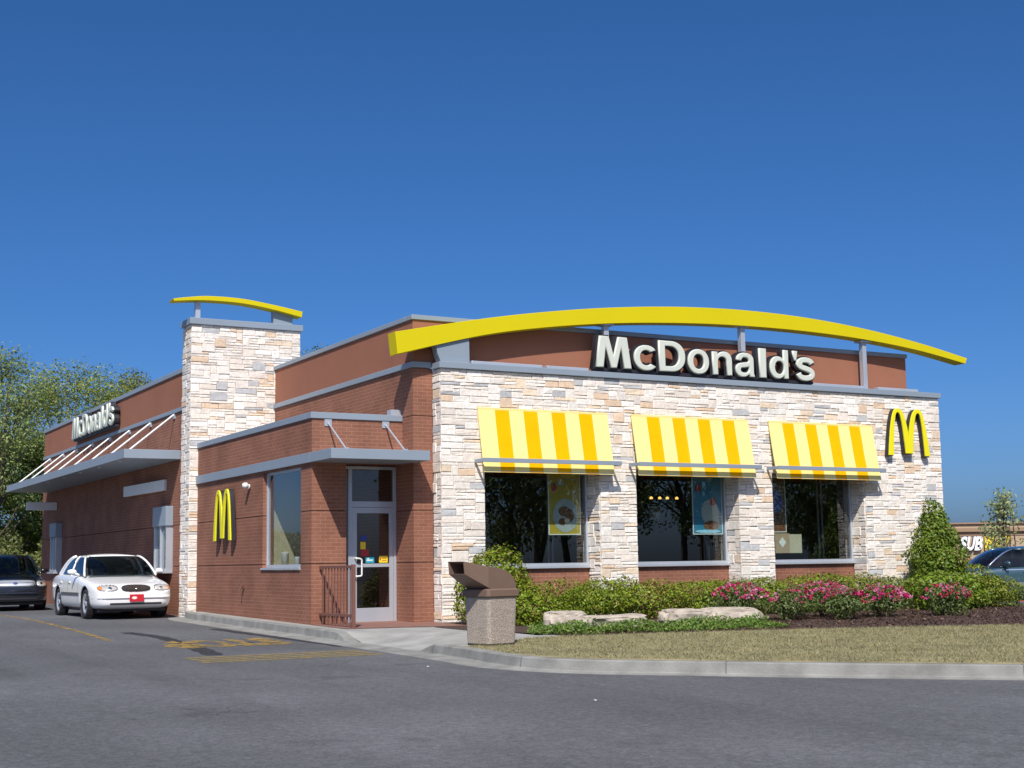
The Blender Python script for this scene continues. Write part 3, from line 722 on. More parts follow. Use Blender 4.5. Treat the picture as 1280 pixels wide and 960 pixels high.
# pay and pick-up windows
for (y0, y1, z0, z1, ex) in [(9.68, 10.85, 1.0, 2.06, .18), (22.2, 23.15, 1.0, 2.09, .21)]:
    mb = MB(); mb.box(DX - ex, DX - .002, y0, y1, z1, 2.52); bx = part(mb, 'booth_header', 'coping', bevel=.008)
    fr = MB(); x0, x1 = DX - ex + .03, DX + .1
    for ya in (y0 + .04, (y0 + y1) / 2 - .03, y1 - .10): fr.box(x0, x1, ya, ya + .06, z0, z1 - .002)
    fr.box(x0, x1, y0 + .1, y1 - .1, z0, z0 + .06)
    sw = part(fr, 'service_window', 'alu', bevel=.004)
    p = MB(); p.box(x0 + .05, x0 + .056, y0 + .1, y1 - .1, z0 + .06, z1 - .002); part(p, 'pane', 'glass', sw)
    p = MB(); p.box(DX - ex - .04, DX + .02, y0, y1, z0 - .05, z0 - .002); part(p, 'counter', 'alu', sw, bevel=.005)
    p = MB(); p.box(DX + .24, DX + .26, y0, y1, z0, 2.1); part(p, 'window_back', 'room', sw)
# small blade panels over the service windows
def blade(pa, pb, z0, z1, th, name='lane_panel'):
    pa, pb = Vector((*pa, 0)), Vector((*pb, 0)); d = (pb - pa); n_ = Vector((-d.y, d.x, 0)).normalized()
    mb = MB(); mb.obox((pa + pb) / 2 + Vector((0, 0, (z0 + z1) / 2)), d / 2, n_ * th / 2, Vector((0, 0, (z1 - z0) / 2)))
    return part(mb, name, 'white', bevel=.006)
blade((DX - .01, 10.31), (-2.39, 13.70), 2.92, 3.18, .10)
blade((DX - .01, 23.1), (-3.18, 23.1), 2.95, 3.20, .12)

# yellow roof beams
def spline(xs_, ys_):
    return lambda x: float(np.polyval(np.polyfit(xs_, ys_, 3), x))
def beam(name, label, top, bot, yf, yb, parts, npt=40):
    t_ = smooth_path([(x, yf, z) for x, z in top], 10); b_ = smooth_path([(x, yf, z) for x, z in bot], 10)
    rings = [[(a.x, yf, a.z), (c.x, yf, c.z), (c.x, yb, c.z), (a.x, yb, a.z)] for a, c in zip(t_, b_)]
    root = thing(name, label, 'roof beam', (top[0][0], yf, bot[0][1]))
    mb = MB(); mb.loft(rings); mb.build('beam', MT['yellow'], root, bevel=.006)
    for nm, shape in parts:
        shape.build(nm, MT['alu'] if nm != 'bracket_fin' else MT['coping'], root, bevel=.005)
    return root
px = [-.92, .84, 2.2, 3.73, 5.4, 7.06, 8.8, 10.54, 12.2, 13.70]
pz = np.polyval(np.polyfit([-.92, .842, 3.734, 7.057, 10.537, 12.473, 13.695], [5.29, 5.641, 6.103, 6.284, 6.155, 5.865, 5.665], 4), px)
bx = [-.874, .84, 2.2, 3.73, 5.4, 7.04, 8.8, 10.52, 12.15, 13.63]
bz = np.polyval(np.polyfit([-.874, .838, 3.724, 7.043, 10.52, 13.631], [4.873, 5.342, 5.75, 5.975, 5.888, 5.53], 4), bx)
fin = MB(); fin.prism([(-.07, 5.10), (-.03, 4.93), (.03, 4.786), (.63, 4.786), (.625, 5.31), (-.07, 5.15)], lambda a, c: (a, .05, c), lambda a, c: (a, .25, c))
ps = []
for x, z in [(3.74, 5.77), (7.18, 5.985), (10.60, 5.875)]:
    q = MB(); q.box(x - .055, x + .055, .10, .22, 4.786, z); q.box(x - .14, x + .14, .04, .28, z - .03, z + .008); ps.append(('post', q))
beam('roof_beam', 'long tapered yellow beam arching over the front parapet and sign', list(zip(px, pz)), list(zip(bx, bz)), .0, .33, [('bracket_fin', fin)] + ps)
q1 = MB(); q1.box(-2.29, -2.18, 7.93, 8.05, 6.716, 7.14)
q2 = MB(); q2.prism([(-.43, 6.716), (.03, 6.716), (.05, 7.0), (-.44, 7.07)], lambda a, c: (a, 7.93, c), lambda a, c: (a, 8.1, c))
beam('roof_beam', 'short curved yellow beam on top of the stone tower', [(-2.85, 7.10), (-2.5, 7.165), (-2.02, 7.225), (-1.26, 7.225), (-.49, 7.14), (.23, 7.03)], [(-2.83, 7.045), (-2.5, 7.085), (-2.02, 7.12), (-1.26, 7.115), (-.49, 7.025), (.21, 6.895)], 7.78, 8.12, [('post', q1), ('bracket_fin', q2)])

# awnings
AW = [(.742, 3.614, .672, 3.70, 'striped canvas awning nearest the entrance, over the window with the yellow poster'),
      (4.182, 7.106, 4.112, 7.155, 'middle striped canvas awning, over the window with the blue poster'),
      (7.659, 10.569, 7.59, 10.60, 'striped canvas awning beside the big yellow arch emblem')]
for (xa, xb, ba, bb, lab) in AW:
    root = thing('awning', lab, 'awning', (xa, 0, 2.7), group='yellow striped awnings over the front windows')
    n = 9; top = (-.04, 3.95); bot = (-.265, 2.745)
    st = MB(); fm = []
    ws = [1.12] + [.95 if k % 2 else .98 for k in range(1, 8)] + [1.12]; tot = sum(ws); cum = [0]
    for q in ws: cum.append(cum[-1] + q / tot)
    for k in range(n):
        u0, u1 = cum[k], cum[k + 1]
        def P(u, t, o=0):
            x = xa + (xb - xa) * u
            sag = -.012 * math.sin(math.pi * t)
            return (x, top[0] + (bot[0] - top[0]) * t + o, top[1] + (bot[1] - top[1]) * t + sag)
        from mathutils import noise as nz_
        _P = P
        def P(u, t, o=0):
            p_ = _P(u, t, o); w_ = .010 * nz_.noise(Vector((p_[0] * 1.6, t * 1.1, 0))) + .006 * nz_.noise(Vector((p_[0] * 5 + t * 3, t * 2.5, 4)))
            return (p_[0], p_[1] - w_ * math.sin(math.pi * min(1, t * 1.05)), p_[2])
        for r_ in range(10):
            t0, t1 = r_ / 10, (r_ + 1) / 10
            st.add([P(u0, t0), P(u1, t0), P(u1, t1), P(u0, t1), P(u0, t0, .015), P(u1, t0, .015), P(u1, t1, .015), P(u0, t1, .015)], [(0, 1, 2, 3), (7, 6, 5, 4), (3, 2, 6, 7)] + ([(0, 3, 7, 4)] if k == 0 else []) + ([(1, 2, 6, 5)] if k == 8 else [])); fm += [k % 2] * (len(st.f) - len(fm))
    cv = st.build('canvas', MT['pale'], root, smooth=False); cv.data.materials.append(MT['gold']); fm += [0] * (len(cv.data.polygons) - len(fm)); cv.data.polygons.foreach_set('material_index', fm)
    q = MB(); q.box(ba, bb, -.395, -.36, 2.918, 2.998); q.box(ba, ba + .03, -.36, -.012, 2.925, 2.99); q.box(bb - .03, bb, -.36, -.012, 2.925, 2.99); q.build('support_bar', MT['coping'], root, bevel=.004)
    q = MB(); q.box(xa + .03, xb - .03, -.262, -.235, 2.742, 2.77); q.build('hem_bar', MT['alu'], root)
    q = MB(); q.box(xa, xb, -.045, -.012, 3.93, 3.97); q.build('head_rail', MT['pale'], root)

# ------------------------------------------------------------------ signs
def glyph_splines(ch):
    """heavy grotesque letters as closed outlines"""
    A = lambda cx, cy, rx, ry, a0, a1, n=14, e=.92: [(cx + rx * math.copysign(abs(math.cos(R(a0 + (a1 - a0) * k / n))) ** e, math.cos(R(a0 + (a1 - a0) * k / n))), cy + ry * math.copysign(abs(math.sin(R(a0 + (a1 - a0) * k / n))) ** e, math.sin(R(a0 + (a1 - a0) * k / n)))) for k in range(n + 1)]
    if ch == 'M': return [[(0, 0), (.10, .72), (.31, .72), (.42, .27), (.53, .72), (.74, .72), (.84, 0), (.655, 0), (.60, .47), (.49, 0), (.35, 0), (.24, .47), (.185, 0)]]
    if ch == 'l': return [[(0, 0), (.14, 0), (.14, .72), (0, .72)]]
    if ch == "'": return [[(0, .72), (.15, .72), (.11, .46), (.04, .46)]]
    if ch == 'o': return [A(.29, .27, .29, .28, 0, 360, 40)[:-1], A(.29, .27, .145, .165, 0, 360, 32)[:-1]]
    if ch == 'c': return [A(.28, .27, .28, .28, 38, 322, 34) + [(.36, .155)] * 0 + A(.28, .27, .14, .165, 312, 48, 24)]
    if ch == 'D': return [[(0, 0), (0, .72)] + A(.29, .36, .34, .36, 90, -90, 26), [(.15, .595), (.15, .125)] + A(.26, .36, .215, .235, -90, 90, 22)]
    if ch == 'n': return [[(0, 0), (0, .54), (.135, .54), (.135, .47)] + A(.315, .34, .205, .215, 128, 0, 12) + [(.52, 0), (.375, 0)] + A(.26, .31, .115, .115, 0, 180, 12) + [(.145, 0)]]
    if ch == 'd': return [[(.56, 0), (.56, .72), (.415, .72), (.415, .475)] + A(.24, .27, .24, .28, 48, 312, 28) + [(.42, .07), (.42, 0)], A(.285, .27, .135, .16, 0, 360, 28)[:-1]]
    if ch == 'a': return [[(.55, 0), (.395, 0), (.38, .055)] + A(.20, .155, .20, .168, -62, -180, 10) + A(.20, .17, .20, .145, 180, 100, 8) + [(.34, .335), (.375, .36)] + A(.27, .365, .105, .078, 0, 180, 10) + [(.02, .37)] + A(.27, .37, .25, .18, 172, 20, 16) + [(.515, .36), (.515, .08)],
                           [(.375, .235), (.33, .215), (.22, .20)] + A(.21, .15, .072, .055, 120, 240, 6) + A(.25, .175, .125, .085, 262, 350, 8)]
    if ch == 's':
        cen = [(.45, .40), (.425, .445), (.36, .478), (.26, .488), (.155, .468), (.085, .41), (.10, .345), (.18, .305), (.30, .275), (.41, .235), (.455, .165), (.415, .09), (.32, .06), (.22, .055), (.12, .085), (.07, .16)]
        P = [Vector((p[0], p[1], 0)) for p in smooth_path([(x, y, 0) for x, y in cen], 3)]; Lf, Rt = [], []
        for i, p in enumerate(P):
            d = (P[min(i + 1, len(P) - 1)] - P[max(i - 1, 0)]).normalized(); n_ = Vector((-d.y, d.x, 0)) * .066
            Lf.append((p.x + n_.x, p.y + n_.y)); Rt.append((p.x - n_.x, p.y - n_.y))
        return [Lf + Rt[::-1]]
def letter_mesh(ch, offset, extrude, bevel):
    c = bpy.data.curves.new('txt', 'CURVE'); c.dimensions = '2D'; c.fill_mode = 'BOTH'; c.offset = offset; c.extrude = extrude; c.bevel_depth = bevel; c.bevel_resolution = 2
    for sp in glyph_splines(ch):
        pts = [sp[0]] + [p for q, p in zip(sp, sp[1:]) if (p[0] - q[0]) ** 2 + (p[1] - q[1]) ** 2 > 1e-6]
        q = c.splines.new('POLY'); q.points.add(len(pts) - 1); q.use_cyclic_u = True
        for k, p in enumerate(pts): q.points[k].co = (p[0], p[1], 0, 1)
    o = bpy.data.objects.new('txt', c); COL.objects.link(o); dg = bpy.context.evaluated_depsgraph_get(); dg.update()
    me = bpy.data.meshes.new_from_object(o.evaluated_get(dg)); bpy.data.objects.remove(o); bpy.data.curves.remove(c); return me
def glyph(ch, h, off, ext, bev):
    me = text_mesh(ch, 1, off, ext, bev); v = np.array([q.co for q in me.vertices]); return me, v
CAP = None
def letter_sign(label, origin, xdir, ndir, total, caph, loc):
    """channel letters: pale bevelled faces on black cans"""
    root = thing('letter_sign', label, 'sign', loc)
    xd, nd = Vector(xdir), Vector(ndir); zd = Vector((0, 0, 1))
    capm = np.array([q.co for q in text_mesh('D', 1, 0).vertices]); ch_ = capm[:, 1].max() - capm[:, 1].min()
    # left and right edge of every letter, metres along the sign
    X0, X1 = 3.368, 8.989
    E_ = {'M': (3.368, 4.220), 'c': (4.285, 4.812), 'D': (4.888, 5.545), 'o': (5.613, 6.146), 'n': (6.236, 6.741), 'a': (6.838, 7.347), 'l': (7.462, 7.655), 'd': (7.751, 8.255), "'": (8.380, 8.515), 's': (8.473, 8.989)}
    E_ = {k: ((p - X0) / (X1 - X0), (q - X0) / (X1 - X0)) for k, (p, q) in E_.items()}
    for c_, (a, b_) in E_.items():
        cap = 1.0 if c_ in "MDld'" else .79
        for which in ('can', 'face'):
            me = letter_mesh(c_, .036, .062, 0) if which == 'can' else letter_mesh(c_, -.022, .010, .022)
            ref = np.array([p for sp in glyph_splines(c_) for p in sp]); mn, mx = ref.min(0), ref.max(0)
            z0 = 0 if c_ != "'" else .66; zt = cap if c_ != "'" else 1.0
            if c_ in 'oecsa': z0, zt = -.02, .805
            s_ = caph
            xoff, dep = a * total, 0
            vs = []
            for q in me.vertices:
                u = (q.co.x - mn[0]) / (mx[0] - mn[0]); v_ = (q.co.y - mn[1]) / (mx[1] - mn[1])
                x = (a + (b_ - a) * u) * total; z = (z0 + (zt - z0) * v_) * caph
                d = q.co.z + (-.06 if which == 'can' else .035)
                p = Vector(origin) + xd * x + zd * z + nd * d - Vector(loc)
                vs.append(p)
            for q, p in zip(me.vertices, vs): q.co = p
            me.materials.clear(); me.materials.append(MT['black' if which == 'can' else 'cream'])
            bm = bmesh.new(); bm.from_mesh(me); bmesh.ops.recalc_face_normals(bm, faces=bm.faces); bm.to_mesh(me); bm.free()
            nm = 'letter' if which == 'can' else 'letter_face'
            o = bpy.data.objects.new(nm, me); COL.objects.link(o)
            if which == 'can': o.parent = root; can = o
            else: o.parent = can
    mb = MB()
    for fr_ in (.02, .97):
        p = Vector(origin) + xd * (fr_ * total) + zd * (.4 * caph)
        mb.obox(p - nd * .06, xd * .09, nd * .06, zd * .17 * caph)
    mb.build('sign_box', MT['black'], root)
    mb = MB(); p = Vector(origin) + xd * total / 2 - zd * .03 + nd * -.07; mb.obox(p, xd * total * .5, nd * .05, zd * .03); mb.build('raceway', MT['black'], root)
    return root
letter_sign('large white raised letter sign standing on the front parapet under the long yellow beam', (3.368, .0, 4.875), (1, 0, 0), (0, -1, 0), 5.621, .628, (3.36, .05, 4.8))
letter_sign('white raised letter sign on the brown side wall above the drive lane canopy', (DX - .16, 20.1, 4.945), (0, -1, 0), (-1, 0, 0), 5.12, .625, (DX - .04, 20.75, 4.9))

def arch_emblem(label, origin, xd, nd, W, H, loc):
    root = thing('arch_emblem', label, 'emblem', loc)
    origin, xd, nd = Vector(origin), Vector(xd), Vector(nd); zd = Vector((0, 0, 1))
    # outer and inner half arches of the double arch
    out = []; nseg = 14
    def arch(cx, hw, h, z0, n=22, p=2.75):
        pts = []
        for i in range(n + 1):
            t = -1 + 2 * i / n; t = math.copysign(1 - (1 - abs(t)) ** 1.5, t)
            pts.append((cx + hw * t, z0 + h * (1 - abs(t) ** p)))
        return pts
    hw = W / 4; sw = .115 * W                # stroke width at foot
    o1 = arch(hw, hw, H, 0); i1 = arch(hw + .0, hw - sw, H - .085 * H, 0)
    # left arch: foot left at 0, middle foot joins
    for nm, m_, d0, d1, g in (('return', 'black', .02, .115, .012), ('arch_face', 'archy', .116, .15, 0)):
        mb = MB()
        # build one outline polygon of the whole M
        outl = arch(hw, hw, H + g, -g); outr = arch(3 * hw, hw, H + g, -g)
        inl = arch(hw, hw - sw - g, H * .915 - g, -g); inr = arch(3 * hw, hw - sw - g, H * .915 - g, -g)
        outl = [(x - g * (1 if x < hw else -1), z) for x, z in outl]; outr = [(x - g * (1 if x < 3 * hw else -1), z) for x, z in outr]
        # valley where outer curves meet: clip the outer curves at the centre with overlap of half a stroke
        cxm = 2 * hw; ov = sw * .5
        outl = [(min(x + (ov * max(0, (x - hw) / hw)), cxm) if x > hw else x, z) for x, z in outl]
        outr = [(max(x - (ov * max(0, (3 * hw - x) / hw)), cxm) if x < 3 * hw else x, z) for x, z in outr]
        inl = [(x + (ov * max(0, (x - hw) / hw)) * .9, z) for x, z in inl]; inr = [(x - (ov * max(0, (3 * hw - x) / hw)) * .9, z) for x, z in inr]
        lift = .045 * H
        for o_, i_ in ((outl, inl), (outr, inr)):
            o_ = [(x, z + (lift if abs(x - cxm) < sw and z < .2 * H else 0)) for x, z in o_]; i_ = [(x, z + (lift if abs(x - cxm) < 1.2 * sw and z < .2 * H else 0)) for x, z in i_]
            n = len(o_); vs = []
            for (a, b_) in zip(o_, i_):
                for d in (d0, d1):
                    vs.append(origin + xd * a[0] + zd * a[1] + nd * d); vs.append(origin + xd * b_[0] + zd * b_[1] + nd * d)
            fs = []
            for i in range(n - 1):
                k = 4 * i
                fs += [(k, k + 4, k + 5, k + 1), (k + 2, k + 3, k + 7, k + 6), (k, k + 2, k + 6, k + 4), (k + 1, k + 5, k + 7, k + 3)]
            fs += [(0, 1, 3, 2), (4 * n - 4, 4 * n - 2, 4 * n - 1, 4 * n - 3)]
            mb.add(vs, fs)
        mb.build(nm, MT[m_], root, bevel=.006)
    return root
arch_emblem('yellow double arch emblem on the pale stone wall', (10.95, -.0, 3.32), (1, 0, 0), (0, -1, 0), 1.24, 1.05, (11.5, 0, 3.3))
arch_emblem('yellow double arch emblem on the brown brick side wall', (VX, 6.22, 1.62), (0, -1, 0), (-1, 0, 0), 1.16, 1.07, (VX, 5.6, 1.6))

# small wall fittings
t_ = thing('wall_lamp', 'small white round lamp on the brick side wall above the emblem', 'lamp', (VX, 4.25, 2.68))
q = MB(); q.lathe([(0, -.02), (.05, -.02), (.05, 0), (0, 0)], (VX - .02, 4.25, 2.68), 'x', 12); q.build('lamp_base', MT['white'], t_)
q = MB(); q.lathe([(0, -.07), (.04, -.06), (.06, -.02), (.06, .03), (.0, .06)], (VX - .1, 4.25, 2.70), 'x', 14); q.build('lamp_shade', MT['white'], t_, smooth=True)
t_ = thing('wall_tap', 'small dark tap low on the brick side wall', 'tap', (VX, 4.55, .62))
q = MB(); q.tube(smooth_path([(VX, 4.55, .66), (VX - .07, 4.55, .66), (VX - .10, 4.55, .64), (VX - .10, 4.55, .56)], 3), .016, 8); q.build('spout', MT['brown'], t_)
q = MB(); q.lathe([(0, -.012), (.04, -.01), (.04, .01), (0, .012)], (VX - .06, 4.55, .70), 'z', 10); q.build('tap_wheel', MT['brown'], t_)
# hand rail beside the door
t_ = thing('handrail', 'brown metal handrail with thin pickets beside the entrance door', 'railing', (-2.0, -.62, .02))
ra, rb = Vector((-2.05, .80, 0)), Vector((-2.0, -.62, 0))
for z, nm in ((1.05, 'top_rail'), (.22, 'bottom_rail')):
    q = MB(); q.bar(ra + Vector((0, 0, z)), rb + Vector((0, 0, z)), .04, .05); q.build(nm, MT['brown'], t_, bevel=.004)
q = MB(); q.box(rb.x - .03, rb.x + .03, rb.y - .03, rb.y + .03, 0, 1.09); q.box(rb.x - .06, rb.x + .06, rb.y - .06, rb.y + .06, -.02, .015); q.build('post', MT['brown'], t_, bevel=.004)
for k in range(1, 11):
    p_ = ra + (rb - ra) * (k / 11)
    q = MB(); q.box(p_.x - .008, p_.x + .008, p_.y - .008, p_.y + .008, .24, 1.03) if k < 0 else q.box(p_.x - .009, p_.x + .009, p_.y - .009, p_.y + .009, .05, 1.03); q.build('picket', MT['brown'], t_)

# ------------------------------------------------------------------ interior seen through the glass
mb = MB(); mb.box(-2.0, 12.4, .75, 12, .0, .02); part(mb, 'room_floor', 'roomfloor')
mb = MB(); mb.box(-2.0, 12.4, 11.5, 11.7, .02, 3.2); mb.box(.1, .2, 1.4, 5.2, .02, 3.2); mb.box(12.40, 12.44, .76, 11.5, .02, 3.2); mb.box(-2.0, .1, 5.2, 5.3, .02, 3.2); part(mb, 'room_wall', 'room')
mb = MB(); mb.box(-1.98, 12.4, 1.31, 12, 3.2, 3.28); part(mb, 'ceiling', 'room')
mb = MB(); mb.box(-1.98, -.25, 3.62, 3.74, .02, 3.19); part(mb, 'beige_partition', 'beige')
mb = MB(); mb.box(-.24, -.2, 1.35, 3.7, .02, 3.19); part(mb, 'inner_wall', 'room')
mb = MB(); mb.box(-1.99, -1.62, 2.2, 3.6, .98, 1.02); part(mb, 'window_ledge', 'beige')
for (cx, cy, cr, ch, lab) in ((-1.8, 3.3, .075, .30, 'tall white container on the ledge inside the side window'), (-1.8, 2.62, .05, .2, 'short white container on the ledge inside the side window')):
    q = MB(); q.lathe([(0, 0), (cr * .85, 0), (cr, ch), (cr * 1.06, ch + .01), (cr * 1.0, ch + .03), (0, ch + .03)], (cx, cy, 1.022), 'z', 16); o = q.build('container', MT['white'], loc=(cx, cy, 1.022), smooth=True); tag(o, lab, 'container')
def poster(label, x0, x1, z0, z1, base, bits, y=WY + .03, frame='poster_w'):
    root = thing('poster', label, 'poster', (x0, y, z0))
    q = MB(); q.box(x0, x1, y, y + .008, z0, z1); q.build('sheet', MT[base], root)
    q = MB(); t = .018
    q.box(x0 - t, x0, y - .004, y + .012, z0 - t, z1 + t); q.box(x1, x1 + t, y - .004, y + .012, z0 - t, z1 + t); q.box(x0, x1, y - .004, y + .012, z1, z1 + t); q.box(x0, x1, y - .004, y + .012, z0 - t, z0)
    q.build('poster_frame', MT[frame], root)
    for (nm, m_, cx, cz, rx, rz) in bits:
        q = MB(); n = 18
        q.prism([(cx + rx * math.cos(2 * math.pi * k / n), cz + rz * math.sin(2 * math.pi * k / n)) for k in range(n)], lambda a, c: (a, y - .002 - .0012 * len(root.children), c), lambda a, c: (a, y - .0005, c)); q.build(nm, MT[m_], root)
    return root
poster('yellow poster of a plate of food hung in the first front window', 2.56, 3.26, 1.62, 2.82, 'poster_y',
       [('plate', 'poster_plate', 2.93, 1.98, .29, .33), ('food', 'poster_food', 2.90, 2.06, .13, .10), ('food', 'poster_food', 3.02, 1.98, .10, .13), ('food', 'poster_food', 2.86, 1.86, .09, .07), ('garnish', 'beige', 2.96, 1.88, .06, .05), ('badge', 'sticker_r', 2.68, 2.52, .06, .08), ('badge_ring', 'poster_plate', 2.82, 2.6, .08, .04)])
poster('blue poster with a pale round shape hung in the middle front window', 6.02, 6.75, 1.62, 2.78, 'poster_b',
       [('dish', 'poster_plate', 6.45, 2.06, .23, .27), ('dish_rim', 'poster_plate', 6.49, 1.86, .19, .2), ('food', 'poster_food', 6.47, 1.79, .2, .1), ('cherry', 'sticker_r', 6.53, 2.28, .07, .09), ('badge', 'sticker_r', 6.16, 2.56, .07, .09), ('strip', 'poster_ib', 6.38, 1.665, .33, .035)])
poster('white framed poster at the left edge of the third front window', 7.86, 8.46, 1.66, 2.80, 'poster_food', [('picture', 'sticker_n', 8.2, 2.3, .2, .25)])
t_ = thing('cardboard_panel', 'tan cardboard panel with a white diamond label behind the third window', 'panel', (8.2, WY + .05, 1.2))
q = MB(); q.box(8.16, 8.56, WY + .04, WY + .05, 1.20, 1.62); q.build('tan_card', MT['card'], t_)
q = MB(); q.box(8.561, 8.90, WY + .045, WY + .055, 1.20, 1.60); q.build('pale_card', MT['card2'], t_)
q = MB(); q.prism([(8.26, 1.43), (8.36, 1.32), (8.46, 1.43), (8.36, 1.54)], lambda a, c: (a, WY + .036, c), lambda a, c: (a, WY + .039, c)); q.build('diamond_label', MT['poster_w'], t_)
for k, x in enumerate((7.85, 8.10, 8.32, 8.60)):
    t_ = thing('pendant_lamp', 'small glowing amber pendant lamp in a row inside the middle window', 'lamp', (x, 4.6, 2.35), group='row of lit pendant lamps')
    q = MB(); q.tube([(x, 4.6, 2.6), (x, 4.6, 3.2)], .006, 6); q.build('cord', MT['dark'], t_)
    q = MB(); q.lathe([(0, -.02), (.03, -.02), (.042, .0), (.03, .03), (0, .045)], (x, 4.6, 2.56), 'z', 12); q.build('bulb', MT['flame'], t_, smooth=True)
t_ = thing('pendant_lamp', 'white drum lamp shade hanging inside the middle window', 'lamp', (6.95, 3.2, 2.0))
q = MB(); q.lathe([(.0, 0), (.13, 0), (.13, .3), (0, .3)], (6.95, 3.2, 2.0), 'z', 16); q.build('lamp_shade', MT['shade'], t_)
q = MB(); q.tube([(6.95, 3.2, 2.3), (6.95, 3.2, 3.2)], .006, 6); q.build('cord', MT['dark'], t_)
for x, y in ((3.2, 1.6), (3.3, 1.6), (7.2, 1.7), (7.32, 1.7), (10.2, 1.4), (10.32, 1.4)):
    mb = MB(); mb.box(x - .014, x + .014, y, y + .03, .02, 3.19); part(mb, 'mullion', 'alu')

# ------------------------------------------------------------------ litter bin
t_ = thing('litter_bin', 'exposed aggregate concrete litter bin with brown chute lid by the kerb', 'litter bin', (-2.0, -5.55, KZ(-5.55)), R(12))
def rr(hx, hy, z, r=.06, n=4):
    pts = []
    for cx, cy, a0 in ((hx - r, hy - r, 0), (-hx + r, hy - r, 90), (-hx + r, -hy + r, 180), (hx - r, -hy + r, 270)):
        for k in range(n + 1):
            a = R(a0 + 90 * k / n); pts.append((cx + r * math.cos(a), cy + r * math.sin(a), z))
    return pts
q = MB(); q.loft([rr(.245, .245, .02), rr(.25, .25, .03), rr(.272, .272, .655), rr(.265, .265, .665)]); q.build('concrete_body', MT['aggregate'], t_, local=True)
q = MB(); q.loft([rr(.25, .25, 0), rr(.25, .25, .022)]); q.build('plinth', MT['dark'], t_, local=True)
q = MB(); q.loft([rr(.295, .295, .667, .05), rr(.298, .298, .675, .05), rr(.298, .298, .755, .05), rr(.27, .27, .775, .05)]); q.build('lid_rim', MT['lid'], t_, local=True)
# hood: profile in x-z, tapering along the chute
prof_t = [(.255, .775), (.25, .83), (.225, .90), (.165, .965), (.07, 1.02), (-.06, 1.055), (-.25, 1.08), (-.62, 1.155)]
prof_b = [(.25, .77), (.23, .77), (.17, .77), (.07, .77), (-.08, .77), (-.2, .772), (-.25, .79), (-.60, .975)]
q = MB(); rings = []
for (a, c) in zip(prof_t, prof_b):
    hy = .255 if a[0] > -.25 else .255 - .08 * (-.25 - a[0]) / .37
    rings.append([(a[0], -hy, a[1]), (a[0], hy, a[1]), (c[0], hy, c[1]), (c[0], -hy, c[1])])
n = len(rings)
vs = [p for r_ in rings for p in r_]; fs = [(i * 4 + k, i * 4 + (k + 1) % 4, (i + 1) * 4 + (k + 1) % 4, (i + 1) * 4 + k) for i in range(n - 1) for k in range(4)] + [(0, 1, 2, 3)]
# open mouth: ring inset and tunnel
L4 = rings[-1]; cx_ = [sum(p[i] for p in L4) / 4 for i in range(3)]
ins = [tuple(c + (p - c) * .88 for p, c in zip(pt, cx_)) for pt in L4]; deep = [(p[0] + .28, p[1], p[2] - .06) for p in ins]
k0 = len(vs); vs += ins + deep
fs += [((n - 1) * 4 + k, (n - 1) * 4 + (k + 1) % 4, k0 + (k + 1) % 4, k0 + k) for k in range(4)]
fs += [(k0 + k, k0 + (k + 1) % 4, k0 + 4 + (k + 1) % 4, k0 + 4 + k) for k in range(4)] + [(k0 + 4, k0 + 5, k0 + 6, k0 + 7)]
q.add(vs, fs); hd = q.build('chute_hood', MT['lid'], t_, local=True, bevel=.012)
q = MB(); q.add([(p[0] + .27, p[1] * .97, p[2] - .058) for p in ins], [(0, 1, 2, 3)]); q.build('chute_dark', MT['dark'], t_, local=True)  # black sheet painted in for the shade deep inside the chute
q = MB(); q.box(-.252, -.24, -.259, .259, .785, 1.084); q.build('hood_seam', MT['lid'], t_, local=True)

